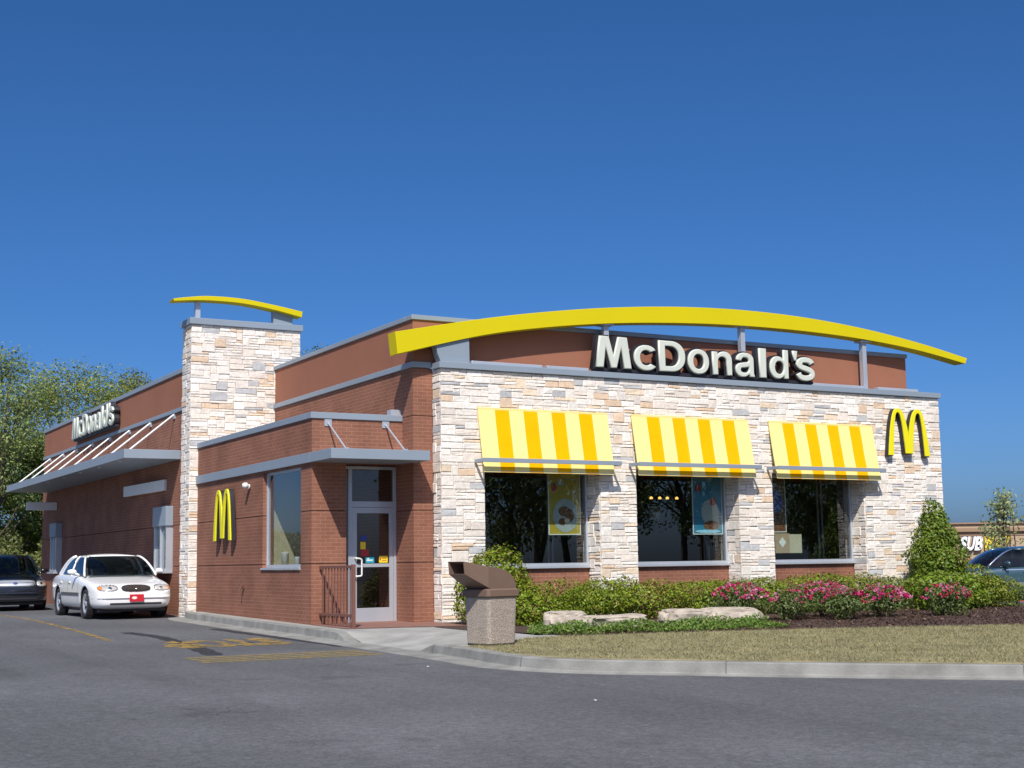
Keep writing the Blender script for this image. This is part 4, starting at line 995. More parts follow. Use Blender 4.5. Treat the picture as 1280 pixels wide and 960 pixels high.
# ------------------------------------------------------------------ plants
def shrub(label, cat, blobs, n, leaf, base, alt, palt, name='shrub', group=None, flowers=0, fcols=None, rough=.35, stem=True, inner=.3):
    c0 = np.array(blobs[0][:2]); z0 = KZ(c0[1]) + .004; root = thing(name, label, cat, (c0[0], c0[1], z0), group=group)
    pts = []; nr = []
    vol = np.array([b[3] * b[4] * b[5] for b in blobs]) ** .75; vol /= vol.sum()
    for b, fr_ in zip(blobs, vol):
        k = int(n * fr_); d = rng.normal(size=(k, 3)); d /= np.linalg.norm(d, axis=1, keepdims=True)
        # lumpy surface
        ph = rng.uniform(0, 6, 6)
        lump = 1 + rough * .35 * (np.sin(4 * d[:, 0] + ph[0]) + np.sin(5 * d[:, 1] + ph[1]) + np.sin(5 * d[:, 2] + ph[2])) / 1.5 + rng.normal(0, .06, k)
        r_ = np.where(rng.random(k) < inner, rng.uniform(.3, .9, k), rng.uniform(.86, 1.03, k)) * lump
        p = d * r_[:, None] * np.array(b[3:6]) + np.array(b[:3]); pts.append(p)
        nr.append(d / np.array(b[3:6]) * min(b[3:6]) + rng.normal(0, .55, (k, 3)) + np.array([0, 0, .35]))
    P_ = np.concatenate(pts); N_ = np.concatenate(nr); ok = P_[:, 2] > z0 + .01; P_, N_ = P_[ok], N_[ok]; k = len(P_)
    cl = colvar(k, base, .35, alt, palt)
    leaf_mesh('foliage', MT['leaf'], P_, leaf * rng.uniform(.65, 1.25, k), N_, cl, root)
    if stem:
        q = MB()
        for i in range(7):
            b = blobs[i % len(blobs)]; a = rng.uniform(0, 6.28); e = np.array(b[:3]) + np.array([math.cos(a) * b[3] * .5, math.sin(a) * b[4] * .5, b[5] * .3])
            q.tube([(c0[0] + .06 * math.cos(a), c0[1] + .06 * math.sin(a), z0 - .02), tuple((e + np.array([c0[0], c0[1], z0])) / 2), tuple(e)], [.014, .011, .006], 5)
        q.build('stems', MT['bark'], root)
    if flowers:
        m_ = []; 
        for b, fr_ in zip(blobs, vol):
            k = int(flowers * fr_); d = rng.normal(size=(k, 3)); d[:, 2] = np.abs(d[:, 2]) + .15; d[:, 1] -= .35; d /= np.linalg.norm(d, axis=1, keepdims=True)
            m_.append(d * rng.uniform(.92, 1.1, (k, 1)) * np.array(b[3:6]) + np.array(b[:3]))
        F = np.concatenate(m_); k = len(F); fc = np.array(fcols)[rng.integers(0, len(fcols), k)]
        # every bloom: a handful of petals
        C_ = np.repeat(F, 6, 0) + rng.normal(0, .014, (6 * k, 3)); NN = rng.normal(0, .6, (6 * k, 3)) + np.array([-.2, -.6, .7])
        leaf_mesh('blooms', MT['leaf'], C_, rng.uniform(.014, .032, 6 * k), NN, np.repeat(fc, 6, 0) * rng.uniform(.75, 1.15, (6 * k, 1)), root, aspect=.9)
    return root
GR, GA = (.18, .245, .016), (.20, .235, .03)
shrub('rounded light green shrub behind the litter bin at the stone corner', 'shrub', [(.62, -.85, .72, .66, .55, .60), (.25, -.9, .45, .42, .42, .42), (.95, -.85, .42, .42, .42, .42)], 13000, .030, (.17, .225, .012), (.27, .22, .03), .12, rough=.25)
hed = 'low green hedge shrubs along the stone front'
HB = [('wide low green shrub between the litter bin and the first boulder', [(1.35, -1.3, .30, .72, .6, .40), (.8, -1.6, .22, .4, .4, .3)], .06),
      ('low green shrub against the brick under the first window', [(2.55, -1.1, .32, .85, .55, .40)], .05),
      ('low green shrub with some reddish leaves below the stone pier', [(3.75, -1.0, .30, .85, .55, .42), (3.4, -.8, .55, .3, .3, .22)], .22),
      ('low green shrub under the middle window left of the roses', [(5.3, -.95, .30, .95, .5, .40)], .06),
      ('low green shrub under the middle window behind the first roses', [(6.6, -.9, .32, .8, .5, .38)], .10),
      ('low olive shrub under the third window behind the roses', [(8.0, -.9, .34, .95, .5, .40)], .14),
      ('low olive shrub against the stone left of the cone shrub', [(9.6, -.8, .34, .95, .5, .38)], .22)]
for lab, bl, pa in HB: shrub(lab, 'shrub', bl, 7500, .029, GR, (.24, .15, .05), pa, group=hed, rough=.5)
shrub('tall cone shaped evergreen shrub at the right stone corner', 'shrub', [(11.35, -1.0, .55, .70, .66, .60), (11.35, -1.0, 1.05, .60, .56, .55), (11.34, -1.0, 1.50, .46, .44, .46), (11.33, -1.0, 1.90, .29, .28, .35)], 15000, .038, (.12, .185, .014), (.22, .27, .04), .2, name='cone_shrub', rough=.38)
shrub('leafy green shrub at the foot of the cone shrub', 'shrub', [(10.5, -1.9, .35, .75, .6, .42), (11.2, -1.8, .3, .5, .5, .36)], 6000, .04, (.16, .235, .018), (.19, .24, .04), .2)
shrub('spreading green shrub in front of the blue car', 'shrub', [(12.2, -1.5, .26, .90, .65, .38), (11.9, -1.4, .56, .36, .36, .36), (12.35, -1.5, .42, .38, .36, .30)], 9500, .029, (.165, .22, .016), (.24, .20, .05), .2)
PK = [(.46, .018, .13), (.40, .012, .07), (.55, .09, .24), (.44, .012, .06), (.62, .24, .36)]
RB = [('rose bush with red and pink blooms behind the right end of the boulders', (4.95, -2.3, .34, .60, .42, .30)),
      ('small rose bush with pink blooms at the left front of the rose row', (5.5, -3.1, .27, .42, .38, .27)),
      ('rose bush thick with magenta blooms in the back of the rose row', (6.6, -2.7, .34, .66, .42, .29)),
      ('rose bush with few blooms at the front centre of the rose row', (6.3, -3.6, .26, .42, .36, .26)),
      ('broad rose bush with pale pink blooms at the right of the rose row', (7.5, -3.3, .28, .58, .40, .27)),
      ('lone rose bush with pink blooms in front of the cone shrub', (8.75, -3.7, .28, .46, .38, .29))]
for k, (lab, b_) in enumerate(RB): shrub(lab, 'rose bush', [b_], 3300, .026, (.10, .145, .04), (.17, .20, .06), .25, name='rose_bush', group='pink flowering rose bushes', flowers=[80, 40, 110, 28, 100, 58][k], fcols=PK, rough=.8, inner=.5)
# ground cover
def cover():
    poly = [(-.35, -3.7), (-.1, -4.45), (.8, -4.5), (1.8, -4.75), (2.9, -4.85), (3.9, -4.9), (4.15, -4.2), (3.9, -3.4), (2.5, -3.6), (1.6, -3.6), (.2, -3.0)]
    pts = []
    while len(pts) < 9500:
        x, y = rng.uniform(-.4, 4.2), rng.uniform(-5, -2.8)
        if in_poly(x + rng.normal(0, .05), y + rng.normal(0, .05), poly):
            edge = min(1, .35 + abs(y + 4.95) * 1.2)
            pts.append((x, y, KZ(y) + rng.uniform(.01, .17) * edge * (.7 + .5 * math.sin(5 * x) * math.sin(6 * y))))
    c = np.array(pts); n = len(c); nr = rng.normal(0, .5, (n, 3)) + np.array([0, -.2, .8])
    o = leaf_mesh('ground_cover', MT['leaf'], c, .026 * rng.uniform(.6, 1.3, n), nr, colvar(n, (.10, .175, .025), .35, (.18, .24, .05), .2))
    tag(o, 'low green creeping ground cover in front of the boulders', 'ground cover', kind='stuff')
cover()
# boulders
def boulder(label, c, sx, sy, sz, seed):
    r_ = random.Random(seed); bm = bmesh.new(); bmesh.ops.create_icosphere(bm, subdivisions=4, radius=1)
    from mathutils import noise as nz
    for v in bm.verts:
        p = v.co.copy(); q = Vector((math.copysign(abs(p.x) ** .6, p.x), math.copysign(abs(p.y) ** .7, p.y), math.copysign(abs(p.z) ** .5, p.z)))
        d = 1 + .22 * nz.noise(p * 1.3 + Vector((seed, 0, 0))) + .10 * nz.noise(p * 4 + Vector((0, seed, 0)))
        v.co = Vector((q.x * sx, q.y * sy, q.z * sz)) * d
    me = bpy.data.meshes.new('boulder'); bm.to_mesh(me); bm.free(); me.materials.append(MT['rock'])
    o = bpy.data.objects.new('boulder', me); COL.objects.link(o); o.location = c; o.rotation_euler = (0, 0, r_.uniform(-.2, .2))
    tag(o, label, 'boulder', 'pale boulders edging the planting bed'); return o
boulder('small brownish boulder leaning behind the long pale one, nearest the litter bin', (1.05, -2.5, .12), .36, .27, .15, 2)
boulder('long flat pale boulder in the middle of the row', (1.55, -3.2, .07), .70, .30, .125, 5)
boulder('flat whitish boulder touching the rightmost one', (3.42, -2.75, .10), .56, .30, .135, 9)
boulder('broad pale boulder at the right end next to the roses', (4.25, -2.85, .10), .64, .32, .135, 13)

# trees
def tree(label, base, H, crown, nleaf, leaf, col, alt, palt, name='tree', group=None, seed=1, trunk=.2, spread=1.0, lobes=26, z_from=.2):
    r_ = np.random.default_rng(seed); root = thing(name, label, 'tree', base, group=group); bx_, by_, bz_ = base
    q = MB(); tips = []
    top = np.array([bx_ + r_.normal(0, .3), by_ + r_.normal(0, .3), bz_ + H * .8])
    pts = [np.array(base), np.array(base) * .7 + top * .3 + r_.normal(0, .12, 3), np.array(base) * .3 + top * .7 + r_.normal(0, .2, 3), top]
    q.tube([tuple(p) for p in pts], [trunk, trunk * .75, trunk * .45, trunk * .15], 8)
    q.build('trunk', MT['bark'], root); q = MB()
    C_ = []; S_ = []
    for i in range(lobes):
        h = r_.uniform(z_from, 1.0); a = r_.uniform(0, 6.283); prof = math.sin(math.pi * min(1, (h - z_from) / (1.06 - z_from)) ** .8) ** .7 if crown == 'round' else (1.05 - h) * 1.1
        rad = spread * prof * r_.uniform(.45, 1.0)
        e = np.array([bx_ + rad * math.cos(a), by_ + rad * math.sin(a), bz_ + H * h])
        s0 = np.array(base) + (top - np.array(base)) * max(.12, h * .7 - .1)
        q.tube([tuple(s0), tuple((s0 + e) / 2 + r_.normal(0, .15, 3) + np.array([0, 0, -.05 * H * .3])), tuple(e)], [trunk * .3, trunk * .18, .015], 5)
        C_.append(e); S_.append(spread * r_.uniform(.22, .42))
    q.build('branches', MT['bark'], root)
    w_ = np.array(S_) ** 2; w_ /= w_.sum(); P_ = []; N_ = []; K_ = []
    for e, s_, f_ in zip(C_, S_, w_):
        k = int(nleaf * f_); d = r_.normal(size=(k, 3)); d /= np.linalg.norm(d, axis=1, keepdims=True)
        rr_ = r_.uniform(0.1, 1, k) ** .55
        tw = r_.normal(0, .25, (k, 3))
        # twig groups: snap leaves towards a few twig centres
        cen = r_.normal(size=(12, 3)) * .6; cen = cen / np.maximum(1, np.linalg.norm(cen, axis=1, keepdims=True))
        tw = cen[r_.integers(0, 12, k)] + r_.normal(0, .22, (k, 3))
        off = np.where(r_.random((k, 1)) < .6, tw, d * rr_[:, None])
        P_.append(e + off * s_ * np.array([1, 1, .8])); N_.append(off + r_.normal(0, .6, (k, 3)) + np.array([0, 0, .4])); K_.append(np.full(k, r_.uniform(.8, 1.2)))
    P_ = np.concatenate(P_); N_ = np.concatenate(N_); k = len(P_); K_ = np.concatenate(K_)
    leaf_mesh('crown', MT['farwood'], P_, leaf * r_.uniform(.6, 1.3, k), N_, colvar(k, col, .3, alt, palt) * K_[:, None], root)
    return root
tree('tall loose leafy tree at the left edge beyond the drive lane', (-1.6, 41, .95), 9.5, 'round', 17000, .066, (.20, .26, .085), (.27, .32, .11), .3, seed=3, trunk=.22, spread=3.3, lobes=40)
tree('broad yellow green tree behind the drive lane wall', (4.4, 52, 1), 10.2, 'round', 34000, .072, (.24, .29, .045), (.31, .34, .07), .3, seed=5, trunk=.25, spread=4.4, lobes=44)
tree('grey green tree whose crown shows just above the drive lane parapet', (8.8, 56, 1), 10.9, 'round', 16000, .085, (.16, .19, .06), (.21, .22, .08), .2, seed=8, trunk=.22, spread=3.4, lobes=36)
tree('tree whose topmost twigs show between the stone tower and the brown parapet', (18.9, 56.5, 0), 13.9, 'round', 9000, .08, (.18, .22, .06), None, 0, seed=9, trunk=.22, spread=2.6, lobes=26)
tree('dark green tree filling the gap under the left tree', (-2.6, 45, 1.0), 7.4, 'round', 26000, .085, (.13, .18, .03), (.18, .215, .05), .25, seed=11, trunk=.18, spread=3.4, lobes=46, z_from=.05)
tree('dark green bushy tree beyond the end of the drive lane wall', (1.3, 47, 1.0), 6.2, 'round', 22000, .09, (.12, .175, .025), (.19, .22, .04), .3, seed=12, trunk=.18, spread=2.8, lobes=34, z_from=.08)
tree('young slender tree with sparse upright twigs in front of the sandwich shop', (32.45, 15.8, -1.2), 4.75, 'cone', 2100, .07, (.27, .33, .13), (.36, .39, .18), .3, seed=14, trunk=.06, spread=1.5, lobes=44, z_from=.25)
for k, (x, y, lab) in enumerate([(-3.6, 38.5, 'pale green roadside bush at the left edge'), (-1.2, 39.5, 'pale green roadside bush left of the drive lane wall end'), (.9, 38.5, 'pale green roadside bush right behind the drive lane wall end')]):
    r0 = thing('roadside_bush', lab, 'bush', (x, y, G(x, y)), group='bushes on the grassy bank'); n = 5200
    d = rng.normal(size=(n, 3)); d /= np.linalg.norm(d, axis=1, keepdims=True); r_ = rng.uniform(.3, 1.05, (n, 1)) ** .6
    p = d * r_ * np.array([1.7, 1.4, 1.15]) * (1 + .2 * np.sin(d[:, :1] * 6 + k) + .15 * np.sin(d[:, 2:3] * 8)) + np.array([x, y, G(x, y) + .7]); ok = p[:, 2] > G(x, y)
    leaf_mesh('foliage', MT['farwood'], p[ok], .08 * rng.uniform(.6, 1.3, ok.sum()), d[ok] + rng.normal(0, .6, (ok.sum(), 3)), colvar(ok.sum(), (.135, .165, .04), .3, (.22, .21, .08), .2), r0)
tag(blades('dry_grass', [(-9, 33.5), (3, 33.5), (4, 39), (-10, 39)], 9000, .75, .05, (.36, .30, .16), (.2, .2, .06), .3, lambda x, y: G(x, y) - .06, lean=.25), 'tall dry grass on the bank beyond the drive lane', 'grass')

# woodland across the road, behind the photographer: seen mirrored in the windows
def woods():
    n = 30000; P_ = []; K_ = []
    r_ = np.random.default_rng(77); q = MB()
    for i in range(34):
        x = r_.uniform(-8, 75); y = -46 - r_.uniform(0, 14); H = r_.uniform(7, 13); sp = r_.uniform(2.0, 3.6)
        q.tube([(x, y, -1), (x + r_.normal(0, .5), y, H * .5), (x + r_.normal(0, .8), y, H * .9)], [.25, .18, .04], 6)
        for k in range(6):
            a = r_.uniform(0, 6.28); q.tube([(x, y, H * r_.uniform(.3, .6)), (x + sp * math.cos(a) * .8, y + sp * math.sin(a) * .8, H * r_.uniform(.6, .95))], [.1, .03], 5)
        for k in range(16):
            a = r_.uniform(0, 6.28); h = r_.uniform(.3, 1); rad = sp * r_.uniform(.2, 1) * math.sin(math.pi * min(1, h * .95)) ** .5
            c = np.array([x + rad * math.cos(a), y + rad * math.sin(a), h * H]); m_ = 130
            P_.append(c + r_.normal(0, .5, (m_, 3)))
    P_ = np.concatenate(P_); k = len(P_)
    o = leaf_mesh('woodland', MT['farwood'], P_, r_.uniform(.09, .19, k), r_.normal(size=(k, 3)), colvar(k, (.10, .14, .035), .4, (.16, .18, .05), .25))
    tag(o, 'woodland across the road mirrored in the windows', 'woods', kind='stuff')
    t = q.build('woodland_trunks', MT['bark']); tag(t, 'trunks of the woodland across the road', 'woods', kind='stuff')
woods()

# ------------------------------------------------------------------ sandwich shop far right
sb = thing('sandwich_shop', 'low tan shop building with a flat roof behind the blue car', 'shop', (36.2, 22, -1.6))
def sxy(t, d): 
    # along the front (t metres to the right), d metres behind the front
    ax = Vector((.87, -.49, 0)); nn = Vector((.49, .87, 0)); return Vector((36.4, 21.9, 0)) + ax * t + nn * d
def sbox(t0, t1, d0, d1, z0, z1):
    q = MB(); c = sxy((t0 + t1) / 2, (d0 + d1) / 2); q.obox((c.x, c.y, (z0 + z1) / 2), Vector((.87, -.49, 0)) * (t1 - t0) / 2, Vector((.49, .87, 0)) * (d1 - d0) / 2, Vector((0, 0, (z1 - z0) / 2))); return q
sbox(-9, 16, 0, 12, -1.7, 2.16).build('wall', MT['tan'], sb)
sbox(-9.2, 16.2, -.15, 12.2, 2.16, 2.32).build('cornice', MT['tan2'], sb)
sbox(-9.15, 16.15, -.1, 12.1, 2.32, 2.50).build('parapet', MT['tan'], sb)
sbox(-9.25, 16.25, -.2, 12.2, 2.50, 2.56).build('cap', MT['tan2'], sb)
sbox(-9, 16, -.03, 0, 1.98, 2.10).build('wall_band', MT['tan2'], sb)
sbox(-9, 16, -.05, 0, -1.7, .95).build('red_base', MT['redband'], sb)
def sub_sign():
    root = thing('shop_sign', 'slanted letter sign, white letters then yellow ones, on the tan shop', 'sign', tuple(sxy(0, -.1)) [:2] + (1.3,))
    x = 0.0; ax = Vector((.87, -.49, 0)); nn = Vector((-.49, -.87, 0))
    for c_, m_, wd in [('S', 'subwhite', .31), ('U', 'subwhite', .36), ('B', 'subwhite', .36), ('W', 'subyellow', .48), ('A', 'subyellow', .38), ('Y', 'subyellow', .36)]:
        for dep, mm, of in ((.09, m_, .035), (.0, 'black', .055)):  # a bolder black can backs each coloured letter
            me = text_mesh(c_, 1, of, .04, 0, 4); v = np.array([q.co for q in me.vertices]); mn, mx = v.min(0), v.max(0)
            for q in me.vertices:
                a = (q.co.x - mn[0]) / (mx[0] - mn[0]); b2 = (q.co.y - mn[1]) / (mx[1] - mn[1])
                p = sxy(x + a * wd * .9 + b2 * .14, -.06) + nn * (q.co.z + dep) + Vector((0, 0, 1.33 + b2 * .62)); q.co = p - root.location
            me.materials.clear(); me.materials.append(MT[mm])
            bm = bmesh.new(); bm.from_mesh(me); bmesh.ops.recalc_face_normals(bm, faces=bm.faces); bm.to_mesh(me); bm.free()
            o = bpy.data.objects.new('letter' if dep else 'letter_back_can', me); COL.objects.link(o); o.parent = root
        x += wd
sub_sign()
def far_row():
    r_ = np.random.default_rng(5); n = 5000
    x = r_.uniform(60, 190, n); t = (x - 60) / 130; y = 150 - t * 90 + r_.normal(0, 4, n); H = 3.4 + 1.6 * np.sin(x * .5) * np.sin(x * .23) + r_.uniform(-2.2, 1.2, n)
    o = leaf_mesh('far_trees', MT['farwood'], np.stack([x, y, np.abs(H)], 1), r_.uniform(.35, .9, n), r_.normal(size=(n, 3)), colvar(n, (.16, .18, .17), .2))
    tag(o, 'faint line of far grey trees above the tan shop roof', 'woods', kind='stuff')
far_row()
def left_row():
    r_ = np.random.default_rng(6); n = 26000
    x = r_.uniform(-75, -14, n); y = 68 + r_.normal(0, 2.5, n); H = 3.3 + .5 * np.sin(x * .5) * np.sin(x * .23) - np.abs(r_.normal(0, 1.6, n))
    o = leaf_mesh('far_hedge', MT['farwood'], np.stack([x, y, np.maximum(H, -.05)], 1), r_.uniform(.09, .22, n), r_.normal(size=(n, 3)), colvar(n, (.12, .13, .05), .3, (.30, .17, .05), .06))
    tag(o, 'far hedge beyond the lot mirrored in the side window', 'hedge', kind='stuff')
left_row()

# ------------------------------------------------------------------ cars
def car(label, loc, rz, paint, dim, style, name='parked_car', plate=None):
    """car facing local -Y; dim = length, width, height"""
    Lc, Wc, Hc = dim; root = thing(name, label, 'car', loc, rz); hw = Wc / 2; yf, yr = -Lc / 2, Lc / 2
    belt = style.get('belt', .93); hoodz = style.get('hood', .86); nose = style.get('nose', .70)
    wf, wr = yf + style.get('fo', 1.0), yf + style.get('fo', 1.0) + style.get('wb', 2.77); wrad = .325
    # stations: y, half width, bottom z, shoulder z, centre top z
    st = [(yf + .00, .60, .34, .56, .60), (yf + .03, .72, .27, .60, .66), (yf + .12, .84, .23, .66, nose + .02), (yf + .32, .92, .20, .72, nose + .06), (yf + .62, .965, .19, .77, hoodz - .06),
          (yf + 1.0, .985, .19, .815, hoodz), (yf + 1.42, .99, .19, .86, hoodz + .045), (yf + 1.7, .995, .19, belt - .03, belt + .0), (yf + 2.4, 1.0, .19, belt, belt + .01), (yf + 3.1, 1.0, .19, belt + .01, belt + .02),
          (yr - 1.15, .99, .19, belt + .02, belt + .04), (yr - .75, .975, .20, belt + .01, belt + .045), (yr - .35, .94, .24, belt - .02, belt + .03), (yr - .1, .88, .30, belt - .09, belt - .03), (yr, .78, .36, belt - .2, belt - .16)]
    rings = []
    for (y, k, zb, zs, zt) in st:
        w_ = hw * k
        half = [(0, zb), (w_ * .80, zb), (w_ * .95, zb + .05), (w_ * .99, zb + .16), (w_, zb + .28 if zs > .6 else (zb + zs) / 2), (w_ * .995, (zb + .28) * .35 + zs * .65), (w_ * .975, zs - .05), (w_ * .93, zs), (w_ * .80, zs + (zt - zs) * .5), (w_ * .45, zt - .006), (0, zt)]
        ring = [(x, y, z) for x, z in half] + [(-x, y, z) for x, z in half[1:-1][::-1]]
        rings.append(ring)
    q = MB(); q.loft(rings); body = q.build('body', MT[paint], root, local=True, smooth=True)
    ss = body.modifiers.new('s', 'SUBSURF'); ss.levels = ss.render_levels = 2; apply_mods(body)
    # wheel arches cut out
    cut = MB()
    for y in (wf, wr):
        for sx in (-1, 1): cut.lathe([(0, -.19), (wrad + .065, -.19), (wrad + .065, .19), (0, .19)], (sx * (hw - .08), y, wrad), 'x', 28)
    co = cut.build('cut', MT['black'], None, local=True); bmx = bmesh.new(); bmx.from_mesh(co.data); bmesh.ops.remove_doubles(bmx, verts=bmx.verts, dist=1e-5); bmesh.ops.recalc_face_normals(bmx, faces=bmx.faces); bmx.to_mesh(co.data); bmx.free()
    bo = body.modifiers.new('b', 'BOOLEAN'); bo.object = co; bo.operation = 'DIFFERENCE'; bo.solver = 'EXACT'
    co.parent = root
    bpy.context.view_layer.update(); apply_mods(body); bpy.data.objects.remove(co)
    if len(body.data.materials) == 0: body.data.materials.append(MT[paint])
    from mathutils.bvhtree import BVHTree
    bv = BVHTree.FromPolygons([v.co.copy() for v in body.data.vertices], [tuple(p.vertices) for p in body.data.polygons])
    def fy(x, z):
        h = bv.ray_cast(Vector((x, -9, z)), Vector((0, 1, 0)))[0]; return h.y if h else yf + .3
    def sxp(sx, y, z):
        h = bv.ray_cast(Vector((sx * 5, y, z)), Vector((-sx, 0, 0)))[0]; return h.x if h else sx * hw
    def decal(name, m_, cx, cz, rx, rz, par, dome=.012, e1=.8, push=.003, taper=0, n=20, m2=4):
        q = MB(); vs = [(cx, fy(cx, cz) - dome - push, cz)]; fs = []
        for j in range(1, m2 + 1):
            for k in range(n):
                a = 2 * math.pi * k / n; r_ = j / m2; ca, sa = math.cos(a), math.sin(a)
                x = cx + rx * r_ * math.copysign(abs(ca) ** e1, ca); z = cz + rz * r_ * math.copysign(abs(sa) ** e1, sa) * (1 + taper * (x - cx) / rx)
                vs.append((x, fy(x, z) - push - dome * (1 - r_ * r_) ** .5, z))
        vs += [(x, y + push + .02, z) for x, y, z in vs[-n:]]
        fs = [(0, 1 + k, 1 + (k + 1) % n) for k in range(n)]
        for j in range(m2): fs += [(1 + j * n + k, 1 + (j + 1) * n + k, 1 + (j + 1) * n + (k + 1) % n, 1 + j * n + (k + 1) % n) for k in range(n)]
        q.add(vs, fs); return q.build(name, MT[m_], par, local=True, smooth=True)
    q = MB()
    for y in (wf, wr):
        for sx in (-1, 1): q.lathe([(wrad + .06, -.12), (wrad + .06, .0)], (sx * (hw * .84), y, wrad), 'x', 20)
    q.box(-hw * .8, hw * .8, yf + .35, yr - .4, .15, .24); q.build('underbody', MT['black'], root, local=True)
    # greenhouse: base and roof outlines
    a0, a1 = style.get('ws', (1.32, 2.12)); r0, r1 = style.get('rw', (3.5, 4.18))   # windscreen base/top, rear top/base from nose
    zb0 = belt - .015
    wb_, wt_ = hw * .90, hw * .66
    def gh(v, s):   # v: 0 base .. 1 top; s: position round the roof outline
        e = max(0.0, v)
        y0 = yf + a0 + (a1 - a0) * e; y1 = yf + r1 + (r0 - r1) * e; w_ = wb_ + (wt_ - wb_) * (e ** 1.15); z = zb0 + (Hc - .06 - zb0) * math.sin(e * math.pi / 2 * .92) / math.sin(math.pi / 2 * .92)
        return y0, y1, w_, z
    def pnt(v, u):   # side point: u from windscreen (0) to rear (1), right side
        y0, y1, w_, z = gh(v, 0); return Vector((w_ * (.97 + .03 * math.sin(math.pi * u)), y0 + .12 + (y1 - y0 - .22) * u, z))
    def wpt(v, u, rear=False):
        y0, y1, w_, z = gh(v, 0); x = w_ * .97 * (2 * u - 1); bow = (1 - (2 * u - 1) ** 2)
        return Vector((x, (y1 - .10 + .13 * bow) if rear else (y0 + .12 - .20 * bow), z + (.0 if v < 1 else .0)))
    def patch(fn, us, vs_, name, m_, flip=False, push=0):
        q = MB(); n_, m2 = len(us), len(vs_); q.add([fn(v, u) for v in vs_ for u in us], [(j * n_ + i, j * n_ + i + 1, (j + 1) * n_ + i + 1, (j + 1) * n_ + i) for j in range(m2 - 1) for i in range(n_ - 1)])
        o = q.build(name, MT[m_], root, local=True, smooth=True); return o
    lin = lambda a, b2, n_: [a + (b2 - a) * i / n_ for i in range(n_ + 1)]
    patch(lambda v, u: wpt(v, u), lin(.045, .955, 10), lin(.0, .985, 6), 'windscreen', 'carglass')
    patch(lambda v, u: wpt(v, u, True), lin(.06, .94, 10), lin(.0, .97, 6), 'rear_window', 'carglass')
    for sx in (-1, 1):
        mir = lambda p: Vector((p.x * sx, p.y, p.z))
        for (ua, ub) in ((.03, .44), (.475, .86)):
            patch(lambda v, u: mir(pnt(v, ua + (ub - ua) * u)), lin(0, 1, 6), lin(.02, .93, 4), 'side_window', 'carglass')
        q = MB()
        qa = MB(); qa.tube([mir(pnt(v, 0)) for v in lin(-.03, 1, 7)], .026, 6); qa.build('windscreen_pillar', MT[style.get('apillar', paint)], root, local=True, smooth=True); q.tube([mir(pnt(v, 1)) for v in lin(-.03, 1, 7)], .04, 6)
        q.tube([mir(pnt(v, .457)) for v in lin(-.03, 1, 7)], .024, 6)
        # C pillar panel
        n0 = len(q.v); q.add([mir(pnt(v, u)) for v in lin(0, 1, 5) for u in (.86, 1.0)], [(2 * j, 2 * j + 1, 2 * j + 3, 2 * j + 2) for j in range(5)])
        q.build('pillars', MT[paint], root, local=True, smooth=True)
    # roof
    y0, y1, w_, z = gh(1, 0); q = MB(); rr_ = []
    for i in range(9):
        t = i / 8; y = y0 + .1 + (y1 - y0 - .18) * t; bow = math.sin(math.pi * t) ** .7 if 0 < t < 1 else 0; row = []
        for j in range(11):
            s_ = -1 + 2 * j / 10; c_ = (1 - s_ * s_) ** .6
            yy = y + (-.16 * (1 - s_ * s_) * (1 - t) + .11 * (1 - s_ * s_) * t)
            row.append((s_ * (w_ + .025), yy, z - .012 + .072 * c_ * (.35 + .65 * bow)))
        rr_.append(row)
    q.loft(rr_, closed=False, cap=False)
    ro = q.build('roof', MT[paint], root, local=True, smooth=True); so = ro.modifiers.new('so', 'SOLIDIFY'); so.thickness = .03; so.offset = -1
    # cabin
    q = MB(); q.box(-hw * .78, hw * .78, yf + a0 + .35, yf + r1 - .2, .45, belt - .03); q.build('dashboard', MT['dark'], root, local=True)
    q = MB()
    for sx in (-.36, .36):
        q.box(sx - .24, sx + .24, yf + 2.42, yf + 2.55, .6, 1.12); q.box(sx - .12, sx + .12, yf + 2.44, yf + 2.53, 1.14, 1.28)
    q.box(-.62, .62, yf + 3.3, yf + 3.45, .6, 1.12); q.build('seats', MT['interior'], root, local=True, bevel=.03)
    q = MB(); c_ = Vector((.36, yf + 1.98, .98))
    ringp = [c_ + Vector((.18 * math.cos(a), .06 * math.sin(a), .17 * math.sin(a))) for a in lin(0, 2 * math.pi, 18)]
    q.tube(ringp, .014, 6); q.build('steering_wheel', MT['grey'], root, local=True)
    # wheels
    for y in (wf, wr):
        for sx in (-1, 1):
            xo = sx * hw * .962; w0 = MB(); w0.lathe([(.20, -.20 * sx), (.30, -.205 * sx), (wrad - .008, -.18 * sx), (wrad, -.10 * sx), (wrad - .008, -.02 * sx), (.30, .0), (.225, -.005 * sx), (.215, -.03 * sx)], (xo, y, wrad), 'x', 30)
            wh = w0.build('wheel', MT['rubber'], root, local=True, smooth=True)
            q = MB(); q.lathe([(.0, -.018 * sx), (.05, -.012 * sx), (.06, -.04 * sx), (.17, -.035 * sx), (.19, -.012 * sx), (.222, -.006 * sx), (.222, -.06 * sx), (.0, -.08 * sx)], (xo, y, wrad), 'x', 30)
            q.build('rim', MT['alu'], wh, local=True, smooth=True)
            q = MB()
            for k in range(8):
                a = 2 * math.pi * k / 8; q.obox((xo - .032 * sx, y + .115 * math.cos(a), wrad + .115 * math.sin(a)), (.004, 0, 0), (0, .042 * math.cos(a), .042 * math.sin(a)), (0, -.014 * math.sin(a), .014 * math.cos(a)))
            q.build('rim_slots', MT['dark'], wh, local=True)
    # front: lamps, grille, bumper
    lz = style.get('lampz', .63)
